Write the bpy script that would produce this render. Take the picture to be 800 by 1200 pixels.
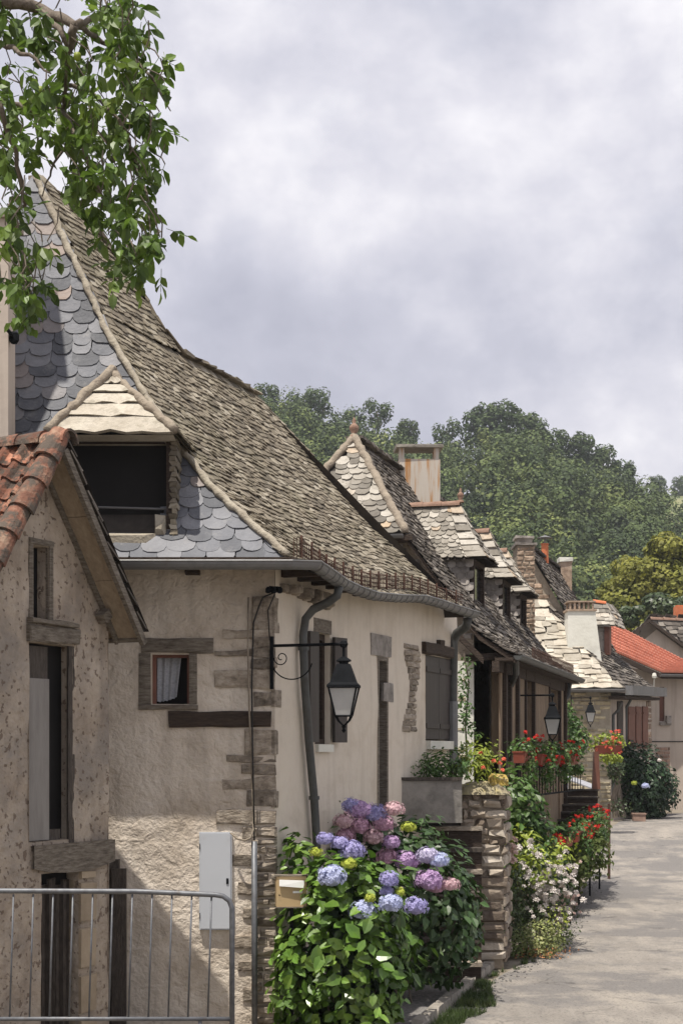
import bpy, math, random
from mathutils import Vector, Matrix, noise
V = Vector
rnd = random.Random(7)
for o in list(bpy.data.objects): bpy.data.objects.remove(o)
sc = bpy.context.scene
C = sc.collection
# ------------------------------------------------------------------ camera
F = 1900.0; EYE = 3.0; HOR = 880.0
cd = bpy.data.cameras.new('camera'); cam = bpy.data.objects.new('camera', cd); C.objects.link(cam)
cam.location = (0, 0, EYE); cam.rotation_euler = (math.radians(90), 0, 0)
cd.sensor_fit = 'VERTICAL'; cd.sensor_height = 36.0; cd.sensor_width = 24.0
cd.lens = 36.0 * F / 1200.0; cd.shift_y = (HOR - 600.0) / 1200.0
cd.clip_start = 0.1; cd.clip_end = 3000
sc.camera = cam
# ------------------------------------------------------------------ sun and sky
S = V((-0.19, -0.30, 1.0)).normalized()
sd = bpy.data.lights.new('sun', 'SUN'); so = bpy.data.objects.new('sun', sd); C.objects.link(so)
sd.energy = 4.9; sd.angle = math.radians(0.6); sd.color = (1.0, 0.94, 0.85)
so.rotation_euler = S.to_track_quat('Z', 'Y').to_euler(); so.location = (-20, -20, 60)
w = bpy.data.worlds.new('World'); sc.world = w; w.use_nodes = True
wn = w.node_tree; wn.nodes.clear()
def N(t, typ, **k):
    n = t.nodes.new(typ)
    for a, b in k.items(): setattr(n, a, b)
    return n
def L(t, a, b): t.links.new(a, b)
def ramp(t, fac, stops, interp='LINEAR'):
    r = N(t, 'ShaderNodeValToRGB'); r.color_ramp.interpolation = interp
    e = r.color_ramp.elements
    while len(e) < len(stops): e.new(0.5)
    for i, (p, c) in enumerate(stops):
        e[i].position = p; e[i].color = (c[0], c[1], c[2], 1) if hasattr(c, '__len__') else (c, c, c, 1)
    if fac is not None: L(t, fac, r.inputs['Fac'])
    return r
out = N(wn, 'ShaderNodeOutputWorld'); sky = N(wn, 'ShaderNodeTexSky', sky_type='NISHITA', sun_disc=False)
sky.sun_elevation = math.asin(S.z); sky.sun_rotation = math.atan2(S.x, S.y)
b1 = N(wn, 'ShaderNodeBackground'); b1.inputs[1].default_value = 0.1; L(wn, sky.outputs[0], b1.inputs[0])
tc = N(wn, 'ShaderNodeTexCoord'); mp = N(wn, 'ShaderNodeMapping'); mp.inputs['Scale'].default_value = (3.4, 3.4, 4.2)
mp.inputs['Location'].default_value = (7.1, 2.2, 0.3)
L(wn, tc.outputs['Generated'], mp.inputs[0])
n1 = N(wn, 'ShaderNodeTexNoise'); n1.inputs['Scale'].default_value = 1.5; n1.inputs['Detail'].default_value = 9; n1.inputs['Roughness'].default_value = 0.56
n1.inputs['Distortion'].default_value = 0.12
L(wn, mp.outputs[0], n1.inputs['Vector'])
def cloud_mass(px, py, rad, amt, prev, sq=1.6):
    # a broad darker (negative) or brighter cloud mass around one sky direction
    d = V(((px - 400) / F, 1, (HOR - py) / F)).normalized()
    sb = N(wn, 'ShaderNodeVectorMath', operation='SUBTRACT'); L(wn, tc.outputs['Generated'], sb.inputs[0]); sb.inputs[1].default_value = d
    ml = N(wn, 'ShaderNodeVectorMath', operation='MULTIPLY'); L(wn, sb.outputs[0], ml.inputs[0]); ml.inputs[1].default_value = (1, 1, sq)
    ln = N(wn, 'ShaderNodeVectorMath', operation='LENGTH'); L(wn, ml.outputs[0], ln.inputs[0])
    mr = N(wn, 'ShaderNodeMapRange', interpolation_type='SMOOTHSTEP'); mr.inputs[1].default_value = 0; mr.inputs[2].default_value = rad; mr.inputs[3].default_value = amt; mr.inputs[4].default_value = 0
    L(wn, ln.outputs['Value'], mr.inputs[0]); ad = N(wn, 'ShaderNodeMath', operation='ADD'); L(wn, prev, ad.inputs[0]); L(wn, mr.outputs[0], ad.inputs[1]); return ad.outputs[0]
n3 = N(wn, 'ShaderNodeTexNoise'); n3.inputs['Scale'].default_value = 4.6; n3.inputs['Detail'].default_value = 8; n3.inputs['Roughness'].default_value = .55; L(wn, mp.outputs[0], n3.inputs['Vector'])
m3 = N(wn, 'ShaderNodeMath', operation='MULTIPLY_ADD'); L(wn, n3.outputs['Fac'], m3.inputs[0]); m3.inputs[1].default_value = .30; m3.inputs[2].default_value = -.15
a3 = N(wn, 'ShaderNodeMath', operation='ADD'); L(wn, m3.outputs[0], a3.inputs[0]); L(wn, n1.outputs['Fac'], a3.inputs[1])
fac = cloud_mass(600, 350, .14, -.05, a3.outputs[0]); fac = cloud_mass(330, 200, .14, .05, fac); fac = cloud_mass(700, 520, .12, .17, fac); fac = cloud_mass(720, 60, .12, .02, fac); fac = cloud_mass(330, 420, .09, -.05, fac)
cr = ramp(wn, fac, [(0.22, (0.38, 0.39, 0.475)), (0.40, (0.51, 0.515, 0.60)), (0.52, (0.65, 0.645, 0.715)), (0.66, (0.86, 0.845, 0.88))])
b2 = N(wn, 'ShaderNodeBackground'); b2.inputs[1].default_value = 0.99; L(wn, cr.outputs[0], b2.inputs[0])
n2 = N(wn, 'ShaderNodeTexNoise'); n2.inputs['Scale'].default_value = 2.0; n2.inputs['Detail'].default_value = 4
L(wn, mp.outputs[0], n2.inputs['Vector'])
cv = ramp(wn, n2.outputs['Fac'], [(0.30, 0.86), (0.42, 1.0)])
mx = N(wn, 'ShaderNodeMixShader'); L(wn, cv.outputs[0], mx.inputs[0]); L(wn, b1.outputs[0], mx.inputs[1]); L(wn, b2.outputs[0], mx.inputs[2])
L(wn, mx.outputs[0], out.inputs[0])
sc.view_settings.view_transform = 'Standard'; sc.view_settings.look = 'None'; sc.view_settings.gamma = 1
sc.view_settings.exposure = 0.26; sc.view_settings.use_curve_mapping = False
sc.render.engine = 'CYCLES'; sc.render.resolution_x = 682; sc.render.resolution_y = 1024
# ------------------------------------------------------------------ helpers
def P(x, y, Y): return V(((x - 400) / F * Y, Y, EYE + (HOR - y) / F * Y))
def lerp(a, b, t): return a + (b - a) * t
def poly_at(pts, t):
    """pts: list of (param, value)"""
    if t <= pts[0][0]: return pts[0][1]
    for (a, x), (b, y) in zip(pts, pts[1:]):
        if t <= b: return x + (y - x) * ((t - a) / (b - a) if b > a else 0)
    return pts[-1][1]
def nz(p, s=1.0, seed=0.0): return noise.noise(V((p[0] * s + seed, p[1] * s - seed, p[2] * s + 2 * seed)))

class MB:
    def __init__(s): s.v = []; s.f = []; s.smooth = False
    def add(s, vs, fs):
        b = len(s.v); s.v += [tuple(v) for v in vs]; s.f += [tuple(i + b for i in f) for f in fs]
    def obox(s, o, a, b, c):
        o, a, b, c = V(o), V(a), V(b), V(c)
        if a.cross(b).dot(c) < 0: a, b = b, a
        vs = [o, o + a, o + a + b, o + b, o + c, o + a + c, o + a + b + c, o + b + c]
        s.add(vs, [(0, 3, 2, 1), (4, 5, 6, 7), (0, 1, 5, 4), (1, 2, 6, 5), (2, 3, 7, 6), (3, 0, 4, 7)])
    def box(s, c, size, rz=0, j=0):
        c = V(c); R = Matrix.Rotation(rz, 3, 'Z')
        a, b, d = R @ V((size[0], 0, 0)), R @ V((0, size[1], 0)), V((0, 0, size[2]))
        n0 = len(s.v); s.obox(c - a / 2 - b / 2 - d / 2, a, b, d)
        if j:
            for i in range(n0, len(s.v)): s.v[i] = tuple(V(s.v[i]) + V([rnd.uniform(-j, j) for _ in range(3)]))
    def stone(s, o, a, b, n, j=0.012, bev=0.2):
        """rounded stone: corner o, edges a and b, protruding along n (vector incl. depth)"""
        vs = []
        for (k, ins) in ((0, 0.0), (0.6, 0.02), (1.0, bev)):
            for (p, q) in ((0, 0), (1, 0), (1, 1), (0, 1)):
                pp = ins * 0.5 if p == 0 else 1 - ins * 0.5; qq = ins if q == 0 else 1 - ins
                r = V([rnd.uniform(-j, j) for _ in range(3)]) if k > 0 else V((0, 0, 0))
                vs.append(o + a * pp + b * qq + n * k + r)
        fs = []
        for r in (0, 4):
            for i in range(4):
                q = (i + 1) % 4; fs.append((r + i, r + q, r + 4 + q, r + 4 + i))
        fs.append((8, 9, 10, 11))
        if a.cross(b).dot(n) < 0: fs = [tuple(reversed(f)) for f in fs]
        s.add(vs, fs)
    def tube(s, pts, r, n=8, cap=True):
        pts = [V(p) for p in pts]; rs = r if hasattr(r, '__len__') else [r] * len(pts)
        rings = []; up = V((0, 0, 1)); prev = None
        for i, p in enumerate(pts):
            t = (pts[min(i + 1, len(pts) - 1)] - pts[max(i - 1, 0)])
            t = t.normalized() if t.length > 1e-9 else V((0, 0, 1))
            if prev is None:
                a = t.cross(up) if abs(t.dot(up)) < 0.95 else t.cross(V((1, 0, 0)))
            else: a = prev - t * prev.dot(t)
            a.normalize(); prev = a; b = t.cross(a)
            rings.append([p + (a * math.cos(2 * math.pi * k / n) + b * math.sin(2 * math.pi * k / n)) * rs[i] for k in range(n)])
        vs = [v for g in rings for v in g]; fs = []
        for i in range(len(rings) - 1):
            for k in range(n):
                q = (k + 1) % n; fs.append((i * n + k, i * n + q, (i + 1) * n + q, (i + 1) * n + k))
        if cap: fs.append(tuple(reversed(range(n)))); fs.append(tuple((len(rings) - 1) * n + k for k in range(n)))
        s.add(vs, fs)
    def lathe(s, prof, c, n=16, rot=0):
        c = V(c); vs = []; fs = []
        for (r, z) in prof:
            for k in range(n):
                a = 2 * math.pi * k / n + rot; vs.append(c + V((r * math.cos(a), r * math.sin(a), z)))
        for i in range(len(prof) - 1):
            for k in range(n):
                q = (k + 1) % n; fs.append((i * n + k, i * n + q, (i + 1) * n + q, (i + 1) * n + k))
        s.add(vs, fs)
    def poly(s, pts): s.add(pts, [tuple(range(len(pts)))])
    def prism(s, pts, e):
        n = len(pts); pts = [V(p) for p in pts]; e = V(e)
        fs = [tuple(range(n)), tuple(reversed(range(n, 2 * n)))] + [(i + n, (i + 1) % n + n, (i + 1) % n, i) for i in range(n)]
        s.add(pts + [p + e for p in pts], fs)
    def build(s, name, mat, parent=None):
        me = bpy.data.meshes.new(name)
        o0 = ORG.get(parent.name, V((0, 0, 0))) if parent is not None else V((0, 0, 0))
        me.from_pydata([tuple(V(v) - o0) for v in s.v], [], s.f); me.update()
        if s.smooth: me.polygons.foreach_set('use_smooth', [True] * len(me.polygons))
        me.materials.append(mat)
        o = bpy.data.objects.new(name, me); C.objects.link(o)
        if parent is not None: o.parent = parent; ORG[o.name] = o0
        return o
ORG = {}
def thing(name, label, cat, loc=(0, 0, 0), group=None):
    o = bpy.data.objects.new(name, None); C.objects.link(o); o.location = loc
    o.empty_display_size = 0.2
    ORG[o.name] = V(loc); o['label'] = label; o['category'] = cat
    if group: o['group'] = group
    return o
def tag(o, label, cat, group=None):
    o['label'] = label; o['category'] = cat
    if group: o['group'] = group
    return o
def struct(o, label=None):
    o['kind'] = 'structure'
    if label: o['label'] = label
    return o
def kids(o): return [c for c in bpy.data.objects if c.parent == o]
def copy_tree(o, loc, rz=0, sc_=1.0, label=None, group=None):
    r = o.copy(); C.objects.link(r); r.location = loc; r.rotation_euler = (0, 0, rz); r.scale = (sc_,) * 3
    if label: r['label'] = label
    if group: r['group'] = group
    for ch in kids(o):
        if ch.name == r.name: continue
        c = ch.copy(); C.objects.link(c); c.parent = r
        for g in kids(ch):
            d = g.copy(); C.objects.link(d); d.parent = c
    return r
class Wall:
    """vertical plane: origin (x,y), direction d, outward normal n (towards the viewer side)"""
    def __init__(s, o, d, flip=False):
        s.o = V((o[0], o[1])); s.d = V(d).normalized(); s.n = V((s.d.y, -s.d.x)) * (-1 if flip else 1)
    def pt(s, t, z, out=0.0):
        q = s.o + s.d * t + s.n * out; return V((q.x, q.y, z))
    def tz(s, x, y):
        k = (x - 400) / F   # X = k*Y
        t = (k * s.o.y - s.o.x) / (s.d.x - k * s.d.y); Y = s.o.y + s.d.y * t
        return t, EYE + (HOR - y) / F * Y
    def D(s): return V((s.d.x, s.d.y, 0))
    def N(s): return V((s.n.x, s.n.y, 0))
    def rect(s, x0, y0, x1, y1):
        xm = (x0 + x1) / 2; t0, _ = s.tz(x0, y0); t1, _ = s.tz(x1, y0)
        _, z1 = s.tz(xm, y0); _, z0 = s.tz(xm, y1)
        return min(t0, t1), max(t0, t1), z0, z1
    def panel(s, mb, t0, t1, z0, z1, holes=(), depth=0.25, cell=0.3, top=None, amp=0.0, seed=0.0):
        ts = {t0, t1}; zs = {z0, z1}
        for h in holes: ts |= {h[0], h[1]}; zs |= {h[2], h[3]}
        def fill(a):
            a = sorted(a); r = [a[0]]
            for p, q in zip(a, a[1:]):
                m = max(1, int(math.ceil((q - p) / cell)))
                r += [p + (q - p) * (i + 1) / m for i in range(m)]
            return r
        ts = fill(ts); zs = fill(zs); idx = {}; vs = []; fs = []
        def disp(t, z): return amp * (nz((t, z, seed), 0.8) + 0.6 * nz((t, z, seed), 3.2) + 0.3 * nz((t, z, seed), 8)) if amp else 0
        def vert(i, j):
            if (i, j) not in idx:
                t, z = ts[i], zs[j]
                if top: z = min(z, top(t))
                idx[(i, j)] = len(vs); vs.append(s.pt(t, z, disp(t, z)))
            return idx[(i, j)]
        for i in range(len(ts) - 1):
            for j in range(len(zs) - 1):
                tm, zm = (ts[i] + ts[i + 1]) / 2, (zs[j] + zs[j + 1]) / 2
                if any(h[0] < tm < h[1] and h[2] < zm < h[3] for h in holes): continue
                if top and zs[j] >= max(top(ts[i]), top(ts[i + 1])): continue
                fs.append((vert(i, j), vert(i + 1, j), vert(i + 1, j + 1), vert(i, j + 1)))
        mb.add(vs, fs)
        for (a, b, c, d) in holes:
            for (p, q) in (((a, c), (b, c)), ((b, c), (b, d)), ((b, d), (a, d)), ((a, d), (a, c))):
                mb.add([s.pt(p[0], p[1], 0.004), s.pt(q[0], q[1], 0.004), s.pt(q[0], q[1], -depth), s.pt(p[0], p[1], -depth)], [(0, 1, 2, 3)])
    def slab(s, mb, t0, t1, z0, z1, o0, o1, j=0):
        n0 = len(mb.v)
        mb.obox(s.pt(t0, z0, o0), s.D() * (t1 - t0), V((0, 0, z1 - z0)), s.N() * (o1 - o0))
        if j:
            for i in range(n0, len(mb.v)): mb.v[i] = tuple(V(mb.v[i]) + V([rnd.uniform(-j, j) for _ in range(3)]))
    def rough(s, mb, t0, t1, z0, z1, o1, j=0.01, seg=6):
        """weathered timber or stone: a slab with wavy edges"""
        base = len(mb.v); vs = []; k1 = seg + 1
        sd_ = rnd.random() * 50
        for layer, (oo, ins) in enumerate(((-0.03, 0), (o1 * 0.7, 0), (o1, 0.12))):
            for row in (0, 1):
                for i in range(k1):
                    f = i / seg; t = lerp(t0, t1, f); h = z1 - z0
                    if i in (0, seg): t += (ins * h * 0.4) * (1 if i == 0 else -1)
                    z = (z0 + ins * h if row == 0 else z1 - ins * h) + j * 2 * noise.noise(V((t * 3, row * 9, sd_)))
                    vs.append(s.pt(t + rnd.uniform(-j, j) * .5, z, oo + (rnd.uniform(-j, j) * .5 if layer else 0)))
        fs = []
        def id(l, r, i): return l * 2 * k1 + r * k1 + i
        for l in (0, 1):
            for i in range(seg):
                fs.append((id(l, 0, i), id(l, 0, i + 1), id(l + 1, 0, i + 1), id(l + 1, 0, i)))
                fs.append((id(l, 1, i + 1), id(l, 1, i), id(l + 1, 1, i), id(l + 1, 1, i + 1)))
            fs.append((id(l, 1, 0), id(l, 0, 0), id(l + 1, 0, 0), id(l + 1, 1, 0)))
            fs.append((id(l, 0, seg), id(l, 1, seg), id(l + 1, 1, seg), id(l + 1, 0, seg)))
        for i in range(seg): fs.append((id(2, 0, i), id(2, 0, i + 1), id(2, 1, i + 1), id(2, 1, i)))
        mb.add(vs, fs)
    def stones(s, mb, t0, t1, z0, z1, h=(0.06, 0.14), wd=(0.12, 0.4), gap=0.02, depth=0.03, skip=0.0, holes=(), top=None, j=0.008):
        z = z0
        while z < z1 - 0.03:
            hh = min(rnd.uniform(*h), z1 - z); t = t0 - rnd.uniform(0, wd[0])
            while t < t1:
                ww = rnd.uniform(*wd); a, b = max(t, t0), min(t + ww, t1); t += ww + gap
                if b - a < 0.04: continue
                m = (a + b) / 2; zm = z + hh / 2
                if rnd.random() < skip: continue
                if any(q[0] - 0.02 < b and q[1] + 0.02 > a and q[2] < z + hh and q[3] > z for q in holes): continue
                if top and z + hh > top(a) - 0.02 or top and z + hh > top(b) - 0.02: continue
                dz = rnd.uniform(-gap, gap) * 0.4
                mb.stone(s.pt(a, z + dz, -0.03), s.D() * (b - a), V((0, 0, hh - gap * rnd.uniform(0.3, 1.3))), s.N() * (0.03 + depth * rnd.uniform(0.5, 1.3)), j)
            z += hh + gap * 0.5
# tiles -----------------------------------------------------------
SCALE = [(-.5, 1), (-.5, .32), (-.42, .14), (-.24, .03), (0, 0), (.24, .03), (.42, .14), (.5, .32), (.5, 1)]
RECT = [(-.5, 1), (-.5, .06), (-.3, 0), (.3, .02), (.5, .05), (.5, 1)]
SLAB = [(-.5, 1), (-.5, .03), (.0, 0), (.5, .03), (.5, 1)]
def tile_surface(mb, Sf, tw, expo, shape, thick=0.02, jit=0.12, over=1.7, lift=1.6, smin=0.0, smax=1.0, skipf=None, wvar=0.25, yaw=0.05, rows_t=None):
    # row positions by arc length at mid
    n = 60; acc = [0.0]
    for i in range(n):
        acc.append(acc[-1] + (Sf(0.5, (i + 1) / n) - Sf(0.5, i / n)).length)
    tot = acc[-1]; rows = int(tot / expo)
    def t_at(d):
        for i in range(n):
            if acc[i + 1] >= d: return (i + (d - acc[i]) / max(1e-9, acc[i + 1] - acc[i])) / n
        return 1.0
    for r in range(rows):
        t = t_at(r * expo)
        W = sum((Sf((i + 1) / 8, t) - Sf(i / 8, t)).length for i in range(8))
        s = (-0.5 if r % 2 else 0.0) * tw / max(W, 0.05)
        while s < 1:
            ww = tw * rnd.uniform(1 - wvar, 1 + wvar); ds = ww / max(W, 0.05)
            sc_ = s + ds / 2; s += ds
            if sc_ < smin or sc_ > smax or sc_ > 1 or sc_ < 0: continue
            tt = min(1, max(0, t + rnd.uniform(-jit, jit) * expo / tot))
            c = Sf(sc_, tt); al = Sf(min(1, sc_ + .01), tt) - Sf(max(0, sc_ - .01), tt)
            up = Sf(sc_, min(1, tt + .02)) - Sf(sc_, max(0, tt - .005))
            if al.length < 1e-6 or up.length < 1e-6: continue
            al.normalize(); up = (up - al * up.dot(al)).normalized(); nn = al.cross(up)
            if nn.z < 0: nn = -nn
            if skipf and skipf(c): continue
            yw = rnd.uniform(-yaw, yaw); a2 = al * math.cos(yw) + up * math.sin(yw); u2 = up * math.cos(yw) - al * math.sin(yw)
            ln = expo * over; lf = thick * lift * rnd.uniform(0.8, 1.5)
            rl = rnd.uniform(-0.35, 0.35) * thick
            topv = []
            for (px, py) in shape:
                q = c + a2 * (px * ww * 0.99 + rnd.uniform(-jit, jit) * ww * 0.12) + u2 * (py * ln + rnd.uniform(-jit, jit) * expo * 0.35 * (py < .5))
                tv = min(1, max(0, tt + py * ln / tot)); e1 = (Sf(1, tv) - q).dot(al); e0 = (Sf(0, tv) - q).dot(al)
                if e1 < 0: q = q + al * (e1 + rnd.uniform(-.004, .012))
                if e0 > 0: q = q + al * (e0 - rnd.uniform(-.004, .012))
                topv.append(q + nn * (lf * (1 - py) + thick * 0.6 + rl * px * 2))
            m = len(shape)
            vs = topv + [q - nn * thick for q in topv]
            fs = [tuple(range(m))] + [(i, i + m, i + 1 + m, i + 1) for i in range(m - 1)]
            # face orientation
            if (topv[1] - topv[0]).cross(topv[-1] - topv[0]).dot(nn) < 0: fs = [tuple(reversed(f)) for f in fs]
            mb.add(vs, fs)
def sheet(mb, Sf, ns=10, nt=14, off=-0.02):
    vs = []; fs = []
    for j in range(nt + 1):
        for i in range(ns + 1):
            p = Sf(i / ns, j / nt); a = Sf(min(1, i / ns + .01), j / nt) - Sf(max(0, i / ns - .01), j / nt)
            u = Sf(i / ns, min(1, j / nt + .01)) - Sf(i / ns, max(0, j / nt - .01)); n = a.cross(u)
            n = n.normalized() if n.length > 1e-9 else V((0, 0, 1))
            if n.z < 0: n = -n
            vs.append(p + n * off)
    for j in range(nt):
        for i in range(ns):
            a = j * (ns + 1) + i; fs.append((a, a + 1, a + ns + 2, a + ns + 1))
    mb.add(vs, fs)
def caps(mb, pts, wd, ln, th, nrm=None, j=0.02):
    """line of overlapping stone caps along a polyline"""
    pts = [V(p) for p in pts]
    for a, b in zip(pts, pts[1:]):
        d = b - a; n = max(1, int(d.length / ln)); u = d.normalized()
        side = u.cross(V((0, 0, 1))); side = side.normalized() if side.length > .01 else V((1, 0, 0)); nn = side.cross(u)
        if nn.z < 0: nn = -nn
        for i in range(n):
            p = a + d * (i / n)
            n0 = len(mb.v); mb.obox(p - side * wd / 2, side * wd, u * (d.length / n * 1.12), nn * th)
            for k in range(n0, len(mb.v)): mb.v[k] = tuple(V(mb.v[k]) + V([rnd.uniform(-j, j) for _ in range(3)]))
def band(mb, pts, r, n=7, j=0.25):
    """lumpy mortar band"""
    q = []
    for a, b in zip(pts, pts[1:]):
        m = max(1, int((b - a).length / 0.06))
        q += [a + (b - a) * (i / m) for i in range(m)]
    q.append(pts[-1])
    sd_ = rnd.random() * 99; mb.smooth = True
    q = [p + V([noise.noise(p * 9 + V((sd_ + k * 7, 0, 0))) * r * 0.5 for k in range(3)]) for p in q]
    mb.tube(q, [r * (1 + j * noise.noise(p * 14 + V((sd_, 0, 0))) + rnd.uniform(-.08, .08)) for p in q], n + 3)
# ------------------------------------------------------------------ materials
def mat(name, cols, scale=4.0, isl=0.0, rough=0.85, bump=0.0, bscale=20.0, detail=6, hue=0.0, metal=0.0, spots=None, streak=None, trans=0.0, isl_cols=None, blotch=None, spec=0.3, bdist=0.02, relief=None, rain=None, cracks=None):
    m = bpy.data.materials.new(name); m.use_nodes = True; t = m.node_tree; t.nodes.clear()
    o = N(t, 'ShaderNodeOutputMaterial'); b = N(t, 'ShaderNodeBsdfPrincipled')
    b.inputs['Roughness'].default_value = rough; b.inputs['Metallic'].default_value = metal; b.inputs['Specular IOR Level'].default_value = spec
    tc = N(t, 'ShaderNodeTexCoord'); n = N(t, 'ShaderNodeTexNoise'); n.inputs['Scale'].default_value = scale; n.inputs['Detail'].default_value = detail; n.inputs['Roughness'].default_value = 0.65
    vec = tc.outputs['Object']
    if streak:
        mpp = N(t, 'ShaderNodeMapping'); mpp.inputs['Scale'].default_value = streak; L(t, vec, mpp.inputs[0]); vec = mpp.outputs[0]
    L(t, vec, n.inputs['Vector'])
    k = len(cols); r = ramp(t, n.outputs['Fac'], [(0.32 + 0.36 * i / max(1, k - 1), c) for i, c in enumerate(cols)])
    col = r.outputs[0]
    geo = N(t, 'ShaderNodeNewGeometry')
    if isl_cols:
        ri = ramp(t, geo.outputs['Random Per Island'], [(p, c) for p, c in isl_cols], 'LINEAR')
        mxx = N(t, 'ShaderNodeMix', data_type='RGBA', blend_type='MIX'); mxx.inputs[0].default_value = 0.6
        L(t, col, mxx.inputs[6]); L(t, ri.outputs[0], mxx.inputs[7]); col = mxx.outputs[2]
    if isl:
        mth = N(t, 'ShaderNodeMapRange'); mth.inputs[3].default_value = 1 - isl; mth.inputs[4].default_value = 1 + isl
        L(t, geo.outputs['Random Per Island'], mth.inputs[0])
        hs = N(t, 'ShaderNodeHueSaturation'); L(t, mth.outputs[0], hs.inputs['Value']); L(t, col, hs.inputs['Color']); col = hs.outputs[0]
    if blotch:   # (scale, colour, lo, hi, amount)
        nb = N(t, 'ShaderNodeTexNoise'); nb.inputs['Scale'].default_value = blotch[0]; nb.inputs['Detail'].default_value = 5; nb.inputs['Roughness'].default_value = .7
        L(t, tc.outputs['Object'], nb.inputs['Vector']); rb = ramp(t, nb.outputs['Fac'], [(blotch[2], 0.0), (blotch[3], blotch[4])])
        mb_ = N(t, 'ShaderNodeMix', data_type='RGBA'); L(t, rb.outputs[0], mb_.inputs[0]); L(t, col, mb_.inputs[6]); mb_.inputs[7].default_value = (*blotch[1], 1); col = mb_.outputs[2]
    if rain:     # (colour, amount) vertical rain streaks and grime
        mr_ = N(t, 'ShaderNodeMapping'); mr_.inputs['Scale'].default_value = (5, 5, .35); L(t, tc.outputs['Object'], mr_.inputs[0])
        nr_ = N(t, 'ShaderNodeTexNoise'); nr_.inputs['Scale'].default_value = 1.3; nr_.inputs['Detail'].default_value = 6; L(t, mr_.outputs[0], nr_.inputs['Vector'])
        rr_ = ramp(t, nr_.outputs['Fac'], [(.5, 0.0), (.74, rain[1])]); mxr = N(t, 'ShaderNodeMix', data_type='RGBA'); L(t, rr_.outputs[0], mxr.inputs[0]); L(t, col, mxr.inputs[6]); mxr.inputs[7].default_value = (*rain[0], 1); col = mxr.outputs[2]
    if cracks:   # (scale, colour, width)
        nd = N(t, 'ShaderNodeTexNoise'); nd.inputs['Scale'].default_value = 1.2; nd.inputs['Detail'].default_value = 5; L(t, tc.outputs['Object'], nd.inputs['Vector'])
        va = N(t, 'ShaderNodeVectorMath', operation='ADD'); L(t, tc.outputs['Object'], va.inputs[0]); vm = N(t, 'ShaderNodeVectorMath', operation='SCALE'); vm.inputs['Scale'].default_value = 1.6; L(t, nd.outputs['Color'], vm.inputs[0]); L(t, vm.outputs[0], va.inputs[1])
        vo2 = N(t, 'ShaderNodeTexVoronoi', feature='DISTANCE_TO_EDGE'); vo2.inputs['Scale'].default_value = cracks[0]; L(t, va.outputs[0], vo2.inputs['Vector'])
        rc = ramp(t, vo2.outputs['Distance'], [(0.0, .75), (cracks[2], 0.0)]); nm = N(t, 'ShaderNodeMath', operation='MULTIPLY'); gm = ramp(t, nd.outputs['Fac'], [(.47, 0.0), (.6, 1.0)]); L(t, rc.outputs[0], nm.inputs[0]); L(t, gm.outputs[0], nm.inputs[1])
        mxc = N(t, 'ShaderNodeMix', data_type='RGBA'); L(t, nm.outputs[0], mxc.inputs[0]); L(t, col, mxc.inputs[6]); mxc.inputs[7].default_value = (*cracks[1], 1); col = mxc.outputs[2]
    hsrc = None
    if spots:    # (scale, colour, threshold, amount)
        vo = N(t, 'ShaderNodeTexNoise'); vo.inputs['Scale'].default_value = spots[0]; vo.inputs['Detail'].default_value = 2
        L(t, tc.outputs['Object'], vo.inputs['Vector']); rs = ramp(t, vo.outputs['Fac'], [(spots[2], 0.0), (spots[2] + 0.035, spots[3])])
        ms = N(t, 'ShaderNodeMix', data_type='RGBA'); L(t, rs.outputs[0], ms.inputs[0]); L(t, col, ms.inputs[6]); ms.inputs[7].default_value = (*spots[1], 1); col = ms.outputs[2]
        hsrc = rs.outputs[0]
    L(t, col, b.inputs['Base Color'])
    nrm = None
    if bump:
        nb2 = N(t, 'ShaderNodeTexNoise'); nb2.inputs['Scale'].default_value = bscale; nb2.inputs['Detail'].default_value = 8; nb2.inputs['Roughness'].default_value = 0.6
        L(t, vec, nb2.inputs['Vector'])
        bp = N(t, 'ShaderNodeBump'); bp.inputs['Strength'].default_value = bump; bp.inputs['Distance'].default_value = bdist
        L(t, nb2.outputs['Fac'], bp.inputs['Height']); nrm = bp.outputs[0]
    if relief:   # trowel relief (scale, strength, distance)
        nr = N(t, 'ShaderNodeTexNoise'); nr.inputs['Scale'].default_value = relief[0]; nr.inputs['Detail'].default_value = 3; nr.inputs['Distortion'].default_value = .6; L(t, tc.outputs['Object'], nr.inputs['Vector'])
        bp2 = N(t, 'ShaderNodeBump'); bp2.inputs['Strength'].default_value = relief[1]; bp2.inputs['Distance'].default_value = relief[2]
        L(t, nr.outputs['Fac'], bp2.inputs['Height'])
        if nrm: L(t, nrm, bp2.inputs['Normal'])
        nrm = bp2.outputs[0]
    if hsrc:
        bp3 = N(t, 'ShaderNodeBump'); bp3.invert = True; bp3.inputs['Strength'].default_value = 0.7; bp3.inputs['Distance'].default_value = 0.02
        L(t, hsrc, bp3.inputs['Height'])
        if nrm: L(t, nrm, bp3.inputs['Normal'])
        nrm = bp3.outputs[0]
    if nrm: L(t, nrm, b.inputs['Normal'])
    if trans:
        tr = N(t, 'ShaderNodeBsdfTranslucent'); L(t, col, tr.inputs['Color']); ms2 = N(t, 'ShaderNodeMixShader'); ms2.inputs[0].default_value = trans
        L(t, b.outputs[0], ms2.inputs[1]); L(t, tr.outputs[0], ms2.inputs[2]); L(t, ms2.outputs[0], o.inputs[0])
    else: L(t, b.outputs[0], o.inputs[0])
    return m
M = {}
M['plaster_rough'] = mat('rough lime plaster', [(.46, .39, .31), (.60, .525, .435), (.68, .61, .52)], 1.6, bump=0.8, bscale=26, relief=(7.5, .9, 0.04), blotch=(1.1, (.34, .285, .23), .54, .74, .55), bdist=.025, rain=((.30, .26, .215), .4))
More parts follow.
